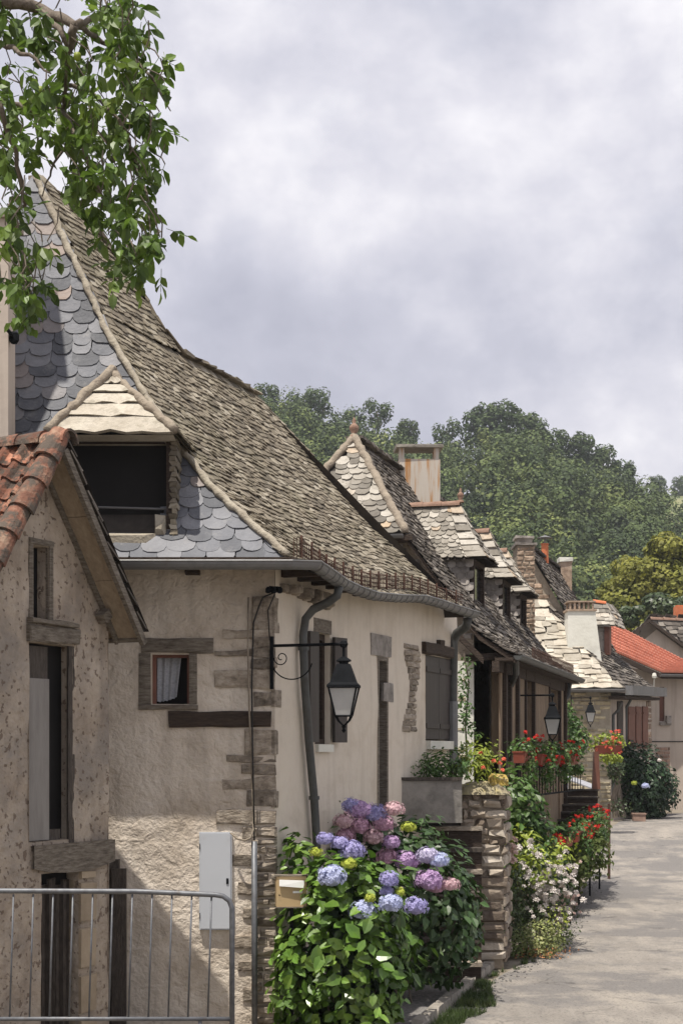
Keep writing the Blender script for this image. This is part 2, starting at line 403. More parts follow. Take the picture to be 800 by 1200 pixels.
M['plaster_cream'] = mat('cream plaster', [(.52, .45, .36), (.62, .55, .455), (.67, .605, .51)], 1.2, bump=0.45, bscale=12, blotch=(1.2, (.37, .31, .24), .53, .78, .5), rain=((.34, .285, .22), .28))
M['plaster_pit'] = mat('pitted ochre plaster', [(.28, .225, .175), (.39, .325, .255), (.47, .40, .325)], 2.2, bump=1, bscale=14, bdist=.03, relief=(5, .9, .045), spots=(17, (.13, .09, .065), .61, .75), blotch=(.9, (.22, .195, .17), .46, .62, .75), rain=((.18, .15, .125), .5))
M['plaster_plain'] = mat('beige render', [(.44, .375, .315), (.50, .435, .37)], 0.7, bump=0.25, bscale=10, blotch=(.5, (.35, .29, .25), .5, .8, .5), rain=((.27, .22, .18), .5))
M['plaster_white'] = mat('whitewashed plaster', [(.58, .57, .50), (.68, .67, .60)], 1.5, bump=0.5, bscale=9, blotch=(2.0, (.42, .40, .34), .52, .75, .6))
M['mortar'] = mat('mortar', [(.22, .18, .14), (.33, .28, .215)], 5, bump=1, bscale=18, bdist=.03)
M['mortar_lit'] = mat('sunlit mortar', [(.26, .225, .175), (.40, .36, .285)], 5, bump=1, bscale=14, bdist=.03)  # sunlit copy of the mortar, its brightness painted into the colour
M['quoin'] = mat('brown schist', [(.13, .105, .08), (.25, .21, .165), (.36, .315, .26)], 9, isl=.4, bump=1, bscale=18, streak=(1, 1, 1.8), blotch=(5, (.40, .34, .27), .56, .68, .7))
M['rubble_grey'] = mat('grey rubble stone', [(.15, .135, .12), (.27, .245, .22), (.35, .32, .29)], 6, isl=.4, bump=.8, bscale=14)
M['rubble_yellow'] = mat('yellow rubble stone', [(.26, .21, .13), (.44, .38, .26), (.55, .49, .36)], 5, isl=.3, bump=.8, bscale=14)
M['rubble_brown'] = mat('brown rubble stone', [(.17, .12, .085), (.32, .235, .17), (.42, .33, .25)], 6, isl=.4, bump=.8, bscale=14)
M['rubble_mix'] = mat('mixed field stones', [(.16, .12, .09), (.28, .225, .17), (.38, .33, .265)], 6, isl=.4, bump=1, bscale=16, isl_cols=[(0, (.12, .085, .065)), (.4, (.24, .19, .145)), (.8, (.36, .32, .265)), (1, (.42, .39, .34))], blotch=(7, (.40, .37, .30), .58, .7, .5))
M['lauze_street'] = mat('weathered stone roof tiles', [(.12, .10, .074), (.20, .17, .125), (.28, .24, .18)], 3.2, isl=.2, bump=.8, bscale=26, isl_cols=[(0, (.10, .085, .063)), (.45, (.19, .16, .118)), (.8, (.25, .22, .165)), (1, (.35, .32, .26))], blotch=(1.0, (.15, .135, .085), .48, .68, .55))  # brown tone also carries painted-in shade of the street slope
M['lauze_dark'] = mat('dark stone roof tiles', [(.055, .047, .039), (.115, .098, .083), (.17, .148, .125)], 3, isl=.4, bump=.7, bscale=24, isl_cols=[(0, (.05, .043, .036)), (.7, (.12, .104, .088)), (1, (.22, .20, .17))])  # shade of street-facing slopes put into this darker tone
M['lauze_pale'] = mat('pale sunlit stone tiles', [(.17, .15, .12), (.28, .255, .215), (.38, .355, .31)], 6, isl=.28, bump=.9, bscale=20, isl_cols=[(0, (.15, .135, .115)), (.5, (.29, .265, .225)), (.93, (.42, .395, .35)), (1, (.40, .27, .15))], blotch=(9, (.13, .115, .09), .55, .68, .6))  # sun on front-facing slopes painted into this lighter tone
M['lauze_white'] = mat('bright sunlit stone tiles', [(.28, .245, .19), (.41, .37, .305), (.50, .465, .39)], 3, isl=.28, bump=1, bscale=12, blotch=(6, (.22, .19, .14), .52, .66, .65), bdist=.03)  # sunlit brightness of front slabs put into the stone colour
M['slate'] = mat('blue grey fish scale slates', [(.075, .08, .092), (.13, .135, .15), (.20, .205, .22)], 4, isl=.3, bump=.6, bscale=18, rough=.65, isl_cols=[(0, (.085, .09, .105)), (.5, (.125, .13, .148)), (.88, (.19, .19, .20)), (.92, (.17, .15, .14)), (1, (.26, .185, .135))], blotch=(5, (.26, .25, .24), .55, .7, .4), spec=.4)
M['under'] = mat('roof underside', [(.03, .026, .022), (.06, .05, .042)], 5)
M['wood_pale'] = mat('pale soffit boards', [(.24, .185, .13), (.37, .30, .215)], 3, streak=(6, 6, 1), bump=.4, bscale=20)
M['wood_grey'] = mat('weathered grey timber', [(.085, .068, .052), (.17, .145, .115), (.25, .22, .18)], 9, streak=(1, 1, 6), bump=1, bscale=14)
M['wood_dark'] = mat('dark brown timber', [(.030, .021, .016), (.07, .05, .037)], 10, streak=(1, 1, 5), bump=.8, bscale=14)
M['wood_jamb'] = mat('dark weathered jamb', [(.045, .037, .031), (.10, .084, .07)], 8, streak=(4, 4, 1), bump=.8, bscale=14)
M['wood_brown'] = mat('brown boards', [(.16, .115, .075), (.27, .205, .145)], 8, isl=.2, streak=(3, 3, .6), bump=.5, bscale=14)
M['shutter'] = mat('dark brown painted shutter', [(.048, .040, .036), (.064, .054, .048)], 3, rough=.6, bump=.15, streak=(4, 4, .5))
M['shutter_red'] = mat('reddish brown shutter', [(.13, .055, .035), (.19, .085, .06)], 3, rough=.6)
M['door_grey'] = mat('grey weathered door board', [(.19, .175, .16), (.26, .245, .225)], 3, streak=(3, 3, .5), bump=.4, bscale=18)
M['zinc'] = mat('zinc', [(.14, .14, .14), (.22, .22, .222)], 6, rough=.5, metal=.3, bump=.15, bscale=7, blotch=(3, (.10, .09, .08), .48, .7, .7))
M['zinc_dark'] = mat('painted grey downpipe', [(.055, .058, .055), (.09, .092, .088)], 4, rough=.55, blotch=(5, (.05, .042, .035), .5, .66, .6))
M['galv'] = mat('galvanised steel', [(.10, .105, .115), (.17, .175, .185)], 14, rough=.5, metal=.4, blotch=(9, (.09, .07, .055), .55, .7, .6))
M['iron'] = mat('black painted iron', [(.006, .007, .008), (.014, .015, .017)], 10, rough=.7, spec=.04)
M['rust'] = mat('rusty iron', [(.055, .03, .022), (.12, .062, .042)], 12, rough=.8, bump=.3)
M['frost'] = mat('milky lantern pane', [(.62, .62, .60), (.72, .72, .70)], 3, rough=.3, trans=.45)
M['glass_dark'] = mat('dark window glass', [(.01, .011, .013), (.022, .022, .025)], 1, rough=.12, spec=.5)
M['black'] = mat('unlit interior', [(.006, .005, .005), (.012, .011, .010)], 2)  # near-black panels painting in the darkness behind openings
M['lace'] = mat('white lace curtain', [(.40, .42, .45), (.62, .63, .66)], 26, streak=(1, 1, 3), trans=.3)
M['tile_red'] = mat('old terracotta tiles', [(.14, .06, .04), (.30, .13, .08), (.42, .235, .155)], 3.5, isl=.38, bump=.9, bscale=30, blotch=(10, (.06, .05, .04), .44, .54, .92))
M['ridge_tile'] = mat('lichen ridge tiles', [(.09, .05, .038), (.23, .105, .068), (.34, .235, .165)], 5, isl=.38, bump=1, bscale=26, blotch=(6.5, (.085, .072, .058), .45, .55, .92))
M['tile_orange'] = mat('new orange roof tiles', [(.36, .115, .07), (.46, .17, .11)], .8, isl=.12, rough=.8)
M['terracotta'] = mat('terracotta', [(.46, .13, .055), (.58, .2, .09)], 4)
M['terra_dull'] = mat('lichen terracotta', [(.20, .115, .08), (.30, .20, .15)], 8, bump=.6, bscale=30)
M['pot_red'] = mat('red brown plastic planter', [(.22, .055, .035), (.28, .08, .05)], 2, rough=.6)
M['chim_rust'] = mat('chimney plaster with rust streaks', [(.34, .15, .05), (.44, .27, .13), (.50, .45, .38), (.52, .47, .41), (.50, .44, .37), (.42, .22, .09), (.34, .15, .05)], 2.6, bump=.4, bscale=9, streak=(1.6, 1.6, .12))
M['grey_box'] = mat('pale grey cabinet', [(.44, .46, .49), (.50, .52, .55)], .7, rough=.5, blotch=(6, (.38, .38, .38), .6, .8, .5))
M['mail'] = mat('beige mailbox enamel', [(.44, .32, .17), (.50, .37, .205)], 1.5, rough=.45)
M['paper'] = mat('white paper', [(.72, .72, .70), (.8, .8, .78)], 2)
M['wire'] = mat('black cable', [(.015, .014, .013), (.03, .028, .026)], 3, rough=.6)
M['asphalt'] = mat('old pale asphalt', [(.205, .185, .162), (.27, .245, .215), (.335, .30, .255)], 1.5, bump=1, bscale=26, streak=(1.3, .42, 1), blotch=(.42, (.165, .155, .147), .46, .55, .85), spots=(26, (.11, .10, .095), .60, .55), bdist=.03, detail=12, cracks=(.55, (.07, .065, .06), .024))
M['ground'] = mat('dry earth and gravel', [(.12, .10, .075), (.2, .17, .13), (.26, .23, .19)], 1.2, bump=.8, bscale=30)
M['gravel'] = mat('grey gravel path', [(.10, .095, .09), (.2, .19, .18), (.32, .30, .28)], 24, bump=1, bscale=50, detail=8)
M['kerb'] = mat('kerb stone', [(.2, .18, .15), (.33, .30, .26)], 8, bump=.7, bscale=30, isl=.2)
M['lichen'] = mat('yellow lichen and moss', [(.20, .15, .05), (.42, .30, .07), (.36, .30, .17)], 9, bump=1, bscale=40)
M['white_car'] = mat('pale grey sheet', [(.30, .30, .32), (.38, .38, .40)], 1, rough=.4)
M['brick'] = mat('brown brick infill', [(.20, .13, .10), (.3, .2, .15)], 5, isl=.25)
def leafm(name, a, b, c, tr=.3, isl=.35, rough=.45, scale=2.2): return mat(name, [a, b, c], scale, isl=isl, rough=rough, trans=tr, spec=.5)
M['walnut'] = leafm('walnut leaves', (.045, .085, .012), (.095, .16, .024), (.19, .26, .05), .42, .45)
M['hydra'] = leafm('hydrangea leaves', (.05, .11, .014), (.10, .19, .026), (.20, .29, .055), .2, .45, .34)
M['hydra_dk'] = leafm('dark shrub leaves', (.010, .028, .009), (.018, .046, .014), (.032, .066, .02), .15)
M['shrub'] = leafm('green shrub leaves', (.035, .08, .015), (.07, .14, .028), (.13, .2, .05), .3)
M['rose'] = leafm('rose leaves', (.022, .040, .012), (.045, .07, .022), (.08, .11, .036), .25)
M['variegated'] = leafm('variegated pale leaves', (.12, .15, .04), (.25, .28, .10), (.42, .40, .19), .3, scale=6)
M['yellowgreen'] = leafm('lime green leaves', (.13, .19, .02), (.24, .30, .035), (.36, .40, .06), .3)
M['grass'] = leafm('grass', (.030, .052, .012), (.055, .088, .022), (.10, .12, .04), .25)
M['forest'] = leafm('hill forest foliage', (.028, .048, .013), (.062, .095, .024), (.13, .16, .045), .15, isl=.3, rough=.8, scale=.10)
def tint_mat(m):
    t = m.node_tree; b = [n for n in t.nodes if n.type == 'BSDF_PRINCIPLED'][0]; src = b.inputs['Base Color'].links[0].from_socket
    at = N(t, 'ShaderNodeAttribute'); at.attribute_name = 'tint'; hs = N(t, 'ShaderNodeHueSaturation')
    L(t, at.outputs['Fac'], hs.inputs['Value']); L(t, src, hs.inputs['Color'])
    mr = N(t, 'ShaderNodeMapRange'); mr.inputs[1].default_value = .5; mr.inputs[2].default_value = 1.6; mr.inputs[3].default_value = .515; mr.inputs[4].default_value = .475; L(t, at.outputs['Fac'], mr.inputs[0]); L(t, mr.outputs[0], hs.inputs['Hue'])
    for l in list(src.links):
        if l.to_node != hs: d = l.to_socket; t.links.remove(l); L(t, hs.outputs[0], d)
tint_mat(M['forest'])
M['forest2'] = leafm('skyline tree foliage', (.04, .068, .024), (.07, .105, .036), (.11, .145, .05), .3, isl=.3, rough=.8, scale=.3)
M['oak'] = leafm('yellow green crown leaves', (.085, .105, .014), (.19, .195, .026), (.29, .275, .05), .35, scale=.45, isl=.35, rough=.7)
M['bark'] = mat('bark', [(.10, .08, .06), (.2, .165, .13)], 10, bump=.8, bscale=20, streak=(3, 3, .6))
M['field'] = mat('dry hill field', [(.13, .15, .06), (.24, .225, .11)], .05, blotch=(.12, (.09, .11, .04), .5, .6, .7))
M['hillsoil'] = mat('woodland floor', [(.022, .036, .013), (.045, .06, .022)], .1)
def flm(name, a, b): return mat(name, [a, b], 30, isl=.22, rough=.7, trans=.2)
M['fl_blue'] = flm('pale blue florets', (0.4, 0.44, 0.66), (0.6, 0.64, 0.82)); M['fl_lav'] = flm('lavender blue florets', (0.31, 0.29, 0.54), (0.46, 0.43, 0.68))
M['fl_violet'] = flm('violet florets', (0.42, 0.26, 0.48), (0.58, 0.42, 0.63)); M['fl_pink'] = flm('mauve pink florets', (0.46, 0.25, 0.36), (0.62, 0.4, 0.5))
M['fl_rose'] = flm('dusty pink florets', (0.54, 0.34, 0.38), (0.68, 0.5, 0.52)); M['fl_lilac'] = flm('pale lilac florets', (.46, .42, .60), (.62, .58, .72))
M['fl_lime'] = flm('unopened lime florets', (.33, .40, .04), (.48, .52, .10)); M['fl_white'] = flm('white petals', (.66, .60, .56), (.78, .74, .70))
M['fl_red'] = flm('red petals', (.55, .02, .015), (.75, .05, .04)); M['fl_orange'] = flm('salmon petals', (.7, .12, .06), (.8, .22, .14)); M['fl_pinkpale'] = flm('blush petals', (.55, .38, .34), (.66, .52, .46))
# ------------------------------------------------------------------ foliage helpers
def leaf(mb, p, d, n, ln, wd, fold=0.25, droop=0.2):
    d = d.normalized(); s_ = d.cross(n)
    if s_.length < 1e-4: s_ = d.cross(V((1, 0.1, 0)))
    s_.normalize(); n = s_.cross(d)
    a = p; b = p + d * ln * .38 - n * droop * ln * .12; c = p + d * ln - n * droop * ln * .55
    e = p + d * ln * .74 - n * droop * ln * .32
    vs = [a, b + s_ * wd * .5 + n * fold * wd * .5, e + s_ * wd * .36 + n * fold * wd * .36, c, e - s_ * wd * .36 + n * fold * wd * .36, b - s_ * wd * .5 + n * fold * wd * .5, b, e]
    mb.add(vs, [(0, 6, 1), (6, 7, 2, 1), (7, 3, 2), (0, 5, 6), (6, 5, 4, 7), (7, 4, 3)])
def rdir(): 
    while True:
        v = V((rnd.uniform(-1, 1), rnd.uniform(-1, 1), rnd.uniform(-1, 1)))
        if 0.05 < v.length < 1: return v.normalized()
def bush(mb, c, r, n, size, shell=0.55, up=0.4, aspect=0.6, seedlump=2.3, lump=0.25, floor=None, simple=False):
    c = V(c)
    for _ in range(n):
        d = rdir(); k = 1 + lump * 2 * noise.noise(d * seedlump + c)
        rad = k * (shell + (1 - shell) * rnd.random() ** 0.5)
        p = c + V((d.x * r[0], d.y * r[1], d.z * r[2])) * rad
        if floor is not None and p.z < floor: p.z = floor + rnd.random() * .15
        dn = (V((d.x / r[0], d.y / r[1], d.z / r[2])).normalized() + V((0, 0, up)) + rdir() * .55).normalized()
        ld = (dn.cross(rdir()) + dn * .25 + V((0, 0, -.25))).normalized()
        s_ = size * rnd.uniform(.6, 1.25)
        if simple:
            a = ld * s_; b = dn.cross(ld) * s_ * aspect; mb.add([p, p + a * .5 + b * .5, p + a, p + a * .5 - b * .5], [(0, 1, 2, 3)])
        else: leaf(mb, p, ld, dn, s_, s_ * aspect)
def flower_head(c, r, mat_, parent, name='flower_head', n=90, flat=.9, ps=.3):
    mb = MB(); c = V(c)
    sx_, sy_ = rnd.uniform(.86, 1.15), rnd.uniform(.78, 1.0)
    for i in range(n):
        d = rdir()
        if d.z < -.55: continue
        lump = 1 + .28 * noise.noise(d * 1.9 + c * 5)
        p = c + V((d.x * r * sx_, d.y * r, d.z * r * flat * sy_)) * rnd.uniform(.82, 1.06) * lump; q = r * ps * rnd.uniform(.8, 1.2)
        a = d.cross(rdir()).normalized(); b = d.cross(a)
        for k in range(4):
            an = k * math.pi / 2; u = a * math.cos(an) + b * math.sin(an); v_ = b * math.cos(an) - a * math.sin(an)
            mb.add([p, p + (u * .7 + v_ * .45) * q * .8 + d * q * .2, p + u * q * .95 + d * q * .15, p + (u * .7 - v_ * .45) * q * .8 + d * q * .2], [(0, 1, 2, 3)])
    core = MB(); 
    prof = [(r * .8 * math.sin(math.pi * i / 6), -r * .72 * math.cos(math.pi * i / 6) * flat) for i in range(7)]
    mb.lathe([(max(a, .001), z) for a, z in prof], c, 8)
    return mb.build(name, mat_, parent)
def blossom(mb, p, r, n=5):
    for _ in range(n):
        d = rdir(); d.z = abs(d.z); a = d.cross(rdir()).normalized(); b = d.cross(a)
        for k in range(5):
            an = k * 1.2566; u = a * math.cos(an) + b * math.sin(an); v_ = b * math.cos(an) - a * math.sin(an)
            q = V(p) + d * r * .5; mb.add([q, q + (u + v_ * .5) * r * .55, q + u * r * .9 + d * r * .2, q + (u - v_ * .5) * r * .55], [(0, 1, 2, 3)])
# ================================================================== SETTING
def sm(a, b, x):
    t = max(0, min(1, (x - a) / (b - a))); return t * t * (3 - 2 * t)
def gz(Y): return 1.4 * (1 - sm(5, 17.2, Y)) + 0.78 * sm(38, 52, Y)
def ridge_h(X):   # height of the wooded ridge at Y = 285
    pts = [(-120, 62), (-15, 60), (-3, 57), (6, 54), (12, 52), (18, 51), (21.7, 50), (24, 53), (30, 54), (36, 52), (42, 47), (48, 46), (52, 44.5), (56, 42), (60, 41), (75, 38), (120, 28), (200, 20)]
    return poly_at(pts, X) - 2.8
def hz(X, Y):
    k = sm(110, 300, Y) ** 0.85
    return gz(Y) + ridge_h(X * 285 / max(Y, 120)) * k
mb = MB()
ys = [-40, -10, 0] + [2 + i for i in range(0, 60)] + [65 + 6 * i for i in range(12)]; xs = [-160, -80, -40, -20] + [-12 + 2 * i for i in range(16)] + [24, 40, 80, 160]
vs = [V((x, y, gz(y) - .012)) for y in ys for x in xs]; nx = len(xs)
mb.add(vs, [(j * nx + i, j * nx + i + 1, (j + 1) * nx + i + 1, (j + 1) * nx + i) for j in range(len(ys) - 1) for i in range(nx - 1)])
mb.smooth = True
struct(mb.build('ground', M['ground']))
mb = MB(); HX = [-200 + 10 * i for i in range(50)]; HY = [120 + 10 * i for i in range(21)]
vs = [V((x, y, hz(x, y) - .2)) for y in HY for x in HX]; nx = len(HX)
mb.add(vs, [(j * nx + i, j * nx + i + 1, (j + 1) * nx + i + 1, (j + 1) * nx + i) for j in range(len(HY) - 1) for i in range(nx - 1)])
mb.smooth = True; struct(mb.build('wooded_hill', M['hillsoil']))
mb = MB(); HY = [320 + 30 * i for i in range(12)]; HX = [-600 + 50 * i for i in range(33)]
def fz(x, y): return 2 + (67 + 5 * math.sin(x * .02) + x * .035) * sm(300, 470, y)
vs = [V((x, y, fz(x, y))) for y in HY for x in HX]; nx = len(HX)
mb.add(vs, [(j * nx + i, j * nx + i + 1, (j + 1) * nx + i + 1, (j + 1) * nx + i) for j in range(len(HY) - 1) for i in range(nx - 1)])
mb.smooth = True; struct(mb.build('far_hill', M['field']))
# road: left edge from the photograph, about 6.5 m wide
RL = [(-20, -2.5), (10, -.4), (17.8, .95), (20, 1.55), (23.3, 2.7), (29.2, 4.15), (35, 5.2), (40.7, 6.3), (46, 7.4), (50, 8.4), (54, 9.6), (57.5, 11.5), (59.6, 13.8), (62, 40)]
mb = MB(); rows = []
Y = -20
while Y <= 60.2:
    x0 = poly_at(RL, Y) + .08 * noise.noise(V((Y * .7, 3, 1))); x1 = x0 + 6.6 if Y < 48 else x0 + 6.6 + (Y - 48) * 3
    rows.append([V((lerp(x0, x1, i / 10), Y, gz(Y))) for i in range(11)]); Y += .8
vs = [p for r in rows for p in r]
mb.add(vs, [(j * 11 + i, j * 11 + i + 1, (j + 1) * 11 + i + 1, (j + 1) * 11 + i) for j in range(len(rows) - 1) for i in range(10)]); mb.smooth = True
struct(mb.build('road', M['asphalt']))
# gravel strip between house and kerb
mb = MB(); pl = [P(440, 1205, 17.8), P(486, 1205, 17.6), P(583, 1128, 23.0), P(600, 1112, 24.2), P(560, 1112, 24.2), P(440, 1150, 20)]
pts = [V((p.x, p.y, gz(p.y) + .03)) for p in pl]; pts[0].x -= .6; pts[-1].x -= .8
mb.poly(pts); struct(mb.build('gravel_path', M['gravel']))
k = thing('kerb', 'low pale kerb stones edging the gravel beside the grass strip', 'kerb', (.9, 17.8, 0))
a, b = V((.82, 17.4, 0)), V((2.28, 23.3, 0)); nst = 14
for i in range(nst):
    mb = MB(); p = lerp(a, b, i / nst); d = (b - a) / nst; sd_ = d.normalized().cross(V((0, 0, 1)))
    mb.stone(p + sd_ * .06, -sd_ * .13, d * .95, V((0, 0, .11 + gz(p.y))), .008, .1); mb.build('kerb_stone', M['kerb'], k)
# grass strip
mb = MB()
for i in range(5200):
    f = rnd.random(); yy = lerp(17.2, 20.9, f); xl = lerp(.84, 1.72, (yy - 17.2) / 3.7) + .05; xr = poly_at(RL, yy) - .02 + .12 * noise.noise(V((yy * 3, 1, 0)))
    if xr < xl + .05: xr = xl + .15 + .2 * (1 - abs(f - .45) * 2)
    x = rnd.uniform(xl, xr + .15 * (1 - abs(2 * f - 1))); 
    if noise.noise(V((x * 3, yy * 2, 4))) < -.18: continue
    p = V((x, yy, gz(yy))); h = rnd.uniform(.03, .11); a_ = rnd.uniform(0, 6.3); dx = V((math.cos(a_), math.sin(a_), 0))
    mb.add([p - dx * .006, p + dx * .006, p + V((rnd.uniform(-.04, .04), rnd.uniform(-.04, .04), h))], [(0, 1, 2)])
o = mb.build('grass', M['grass']); o['kind'] = 'stuff'; o['label'] = 'short patchy grass between the kerb and the road'
exec_parts = []
# ================================================================== MAIN HOUSE (corner house with the tall roof)
house = thing('stone_house', 'tall plastered corner house with steep stone-tiled roof, fish-scale slates and a small dark attic opening', 'house', (-3.5, 19, 0))
prof = [(4.92, 16.68), (5.2, 16.92), (5.9, 17.35), (7.4, 18.1), (9.9, 19.05)]
hipz = [(4.91, (-0.335, 16.68)), (5.03, (-.56, 16.76)), (5.82, (-1.365, 17.294)), (6.64, (-1.958, 17.718)), (7.70, (-2.588, 18.213)), (8.78, (-3.088, 18.626)), (9.75, (-3.548, 18.992))]
def hip1(z):
    return V((poly_at([(a, b[0]) for a, b in hipz], z), poly_at([(a, b[1]) for a, b in hipz], z), z))
D1 = V((.35, .937, 0))
lowR = [(4.94, (1.83, 23.0)), (5.39, (1.19, 22.70)), (6.16, (.49, 23.09)), (7.11, (-.36, 22.97)), (7.92, (-1.18, 22.42))]
topR = [(7.92, (-1.97, 20.2)), (8.23, (-2.22, 20.07)), (8.91, (-2.64, 20.05)), (9.44, (-3.11, 19.67)), (9.75, (-3.54, 19.0))]
def xyz(tab, z): return V((poly_at([(a, b[0]) for a, b in tab], z), poly_at([(a, b[1]) for a, b in tab], z), z))
eave = [P(352, 661, 16.60), P(362, 662, 16.75), P(378, 673, 17.2), P(394, 684, 17.9), P(412, 692, 18.5), P(431, 698, 19.1), P(460, 700.5, 20.1), P(487, 701, 21), P(506, 706, 21.7), P(525, 712.5, 22.3), P(551, 720.5, 23)]
def eave_at(s):
    Ls = [0]; 
    for a, b in zip(eave, eave[1:]): Ls.append(Ls[-1] + (b - a).length)
    return poly_at([(l / Ls[-1], p) for l, p in zip(Ls, eave)], s)
chord = lambda s: lerp(V((-.335, 16.68, 4.91)), V((1.83, 23.0, 4.94)), s)
def S_low(s, t):
    z = lerp(4.93, 7.92, t); a = hip1(z); b = xyz(lowR, z); p = lerp(a, b, s)
    wv = eave_at(s) - chord(s); k = max(0, 1 - t / .35) ** 1.5
    p = p + V((wv.x * k, wv.y * k, (wv.z) * k)); 
    p.z -= .05 * math.sin(s * math.pi) * math.sin(t * math.pi) ; return p
def S_top(s, t):
    z = lerp(7.92, 9.72, t); return lerp(hip1(z), xyz(topR, z), s)
def S_front(s, t):
    z = lerp(4.93, 9.72, t); r = hip1(z); l = V((lerp(-6.5, -3.6, t ** .85), r.y, z)); return lerp(l, r, s)
mb = MB()
tile_surface(mb, S_low, .15, .088, RECT, .014, .35, 1.8, 1.5, yaw=.12)
tile_surface(mb, S_top, .15, .088, RECT, .014, .35, 1.8, 1.5, yaw=.12)
o = mb.build('street_roof', M['lauze_street'], house)
o['label'] = 'brown grey roof slope of small rough stone tiles'
mb = MB(); 
for f in (S_low, S_top, S_front): sheet(mb, f, off=-.03)
# closing slopes at the far end and behind
rg0, rg1, ap = V((-1.97, 20.2, 7.9)), V((-1.18, 22.42, 7.9)), V((-3.55, 19, 9.72))
fe = V((1.83, 23, 4.9)); bk = V((-1.9, 24.4, 4.9)); bl = V((-6.5, 21.8, 4.9)); fl_ = V((-6.5, 16.68, 4.9)); apl = V((-3.6, 19.05, 9.7))
mb.poly([fe, bk, rg1]); mb.poly([rg1, bk, bl, rg0]); mb.poly([rg0, bl, ap]); mb.poly([bl, fl_, apl]); mb.poly([rg0, xyz(topR, 8.9), ap + V((0, 0, 0)), bl])
mb.build('roof_underlay', M['under'], house)
mb = MB(); tile_surface(mb, S_front, .255, .15, SCALE, .014, .10, 1.75, 1.1, smin=.2, smax=.985, skipf=lambda c: -3.02 < c.x < -1.86 and 5.06 < c.z < 6.25, wvar=.22, yaw=.04)
o = mb.build('front_roof', M['slate'], house); o['label'] = 'hipped roof face of blue grey fish-scale slates'
mb = MB(); band(mb, [hip1(z) + V((-.05, -.03, .02)) for z in (5.0, 5.3, 5.8, 6.3, 6.9, 7.7, 8.4, 9.1, 9.7)], .040, 6, .35)
mb.build('hip_mortar', M['mortar_lit'], house)
mb = MB(); caps(mb, [V((-3.6, 19.0, 9.72)), xyz(topR, 9.44), xyz(topR, 8.91), xyz(topR, 8.2), xyz(topR, 7.95), V((-1.18, 22.42, 7.93))], .16, .2, .03)
mb.build('ridge_stones', M['lauze_street'], house)
mb = MB(); mb.obox((-6.4, 16.62, 4.948), (5.95, 0, 0), (0, .80, 0), (0, 0, .04)); mb.build('eave_board', M['wood_dark'], house)  # hidden board added to stop sunlight leaking past the gutter
# walls
WF = Wall((-6.3, 17.3), (1, 0)); WS = Wall((-.71, 17.3), (.35, .937))
mb = MB(); win = WF.rect(178, 767, 222, 825)
att = (4.6, 4.61, 4.9, 4.91)
WF.panel(mb, 0, 5.59, -.1, 5.08, [win], .28, .07, amp=.016)
o = mb.build('front_wall', M['plaster_rough'], house); mbw = o
mb = MB()
w1 = WS.rect(368, 742, 386, 872); dr = WS.rect(442, 770, 454, 1000); w2 = WS.rect(498, 770, 529, 868)
LS = 6.84
topz = lambda t: 5.02
WS.panel(mb, 0, LS, -.1, 5.05, [w1, dr, w2], .22, .16, amp=.02, seed=5)
o = mb.build('side_wall', M['plaster_cream'], house); o['label'] = 'smooth cream plaster wall facing the street'
mb = MB(); e1 = WS.pt(LS, 0); c2 = V((-2.6, 24.3, 0)); c3 = V((-6.3, 21.6, 0)); c4 = V((-6.3, 17.3, 0))
for a, b in ((e1, c2), (c2, c3), (c3, c4)): mb.poly([a, b, V((b.x, b.y, 5.0)), V((a.x, a.y, 5.0))])
mb.build('back_wall', M['plaster_plain'], house)
# cornice stones under the side eave and rafters
mb = MB()
for i in range(9):
    t = .12 + i * .16; WS.rough(mb, t, t + .13, 4.72 - .012 * i, 4.80, .07 + .1 * (i % 2), .012, 2)
mb.build('cornice_stone', M['quoin'], house)
for i in range(7):
    mb = MB(); t = .15 + i * .45; q = WS.pt(t, 4.87, -.05); L_ = .52 - .07 * i
    if L_ < .12: break
    mb.obox(q, WS.D() * .09, WS.N() * L_, V((0, 0, .09))); mb.build('rafter', M['wood_dark'], house)
# quoins
mb = MB(); Q = [(296,319,700,738),(260,318,739,748),(296,318,749,758),(256,318,761,769),(298,318,771,782),(252,318,785,807),(296,319,809,829),(290,320,856,885),(264,321,886,893),(282,321,896,908),(262,321,912,926),(292,321,928,946),(256,321,950,966),(288,321,968,982)]
for x0, x1, y0, y1 in Q:
    t0, z1 = WF.tz(x0, y0); t1, z0 = WF.tz(x1 + 3.5, y1); WF.rough(mb, t0 + rnd.uniform(-.04, .04), min(t1, 5.6), z0 + rnd.uniform(-.01, .01), z1, .012 + rnd.uniform(0, .02), .019, 7)
for i in range(6):
    y0 = 1003 + i * 31; t0, z1 = WF.tz(273 + (i % 3) * 6, y0); t1, z0 = WF.tz(299, y0 + 11 + (i % 2) * 4); WF.rough(mb, t0, t1, z0, z1, .016, .012, 4)
z = 0.0
while z < 2.13:
    h = rnd.uniform(.075, .13); tt = 5.36 + rnd.uniform(-.03, .05)
    if rnd.random() < .5: mt = tt + rnd.uniform(.07, .14); prs = ((tt, mt), (mt + .015, 5.612))
    else: prs = ((tt, 5.612),)
    for a, b in prs: mb.stone(WF.pt(a, z, -.05), WF.D() * (b - a), V((0, 0, h - .02)), WF.N() * rnd.uniform(.07, .1), .013)
    z += h
for (y0, y1, ln) in [(700, 742, .11), (808, 828, .16), (856, 884, .07), (928, 946, .08), (770, 782, .05)]:
    _, z1 = WF.tz(320, y0); _, z0 = WF.tz(320, y1); WS.rough(mb, -.03, ln, z0, z1, .012, .008, 3)
mb.build('corner_stones', M['quoin'], house)
mb = MB(); t0, z1 = WF.tz(198, 834); t1, z0 = WF.tz(318, 853); WF.rough(mb, t0, t1, z0, z1, .035, .014, 10)
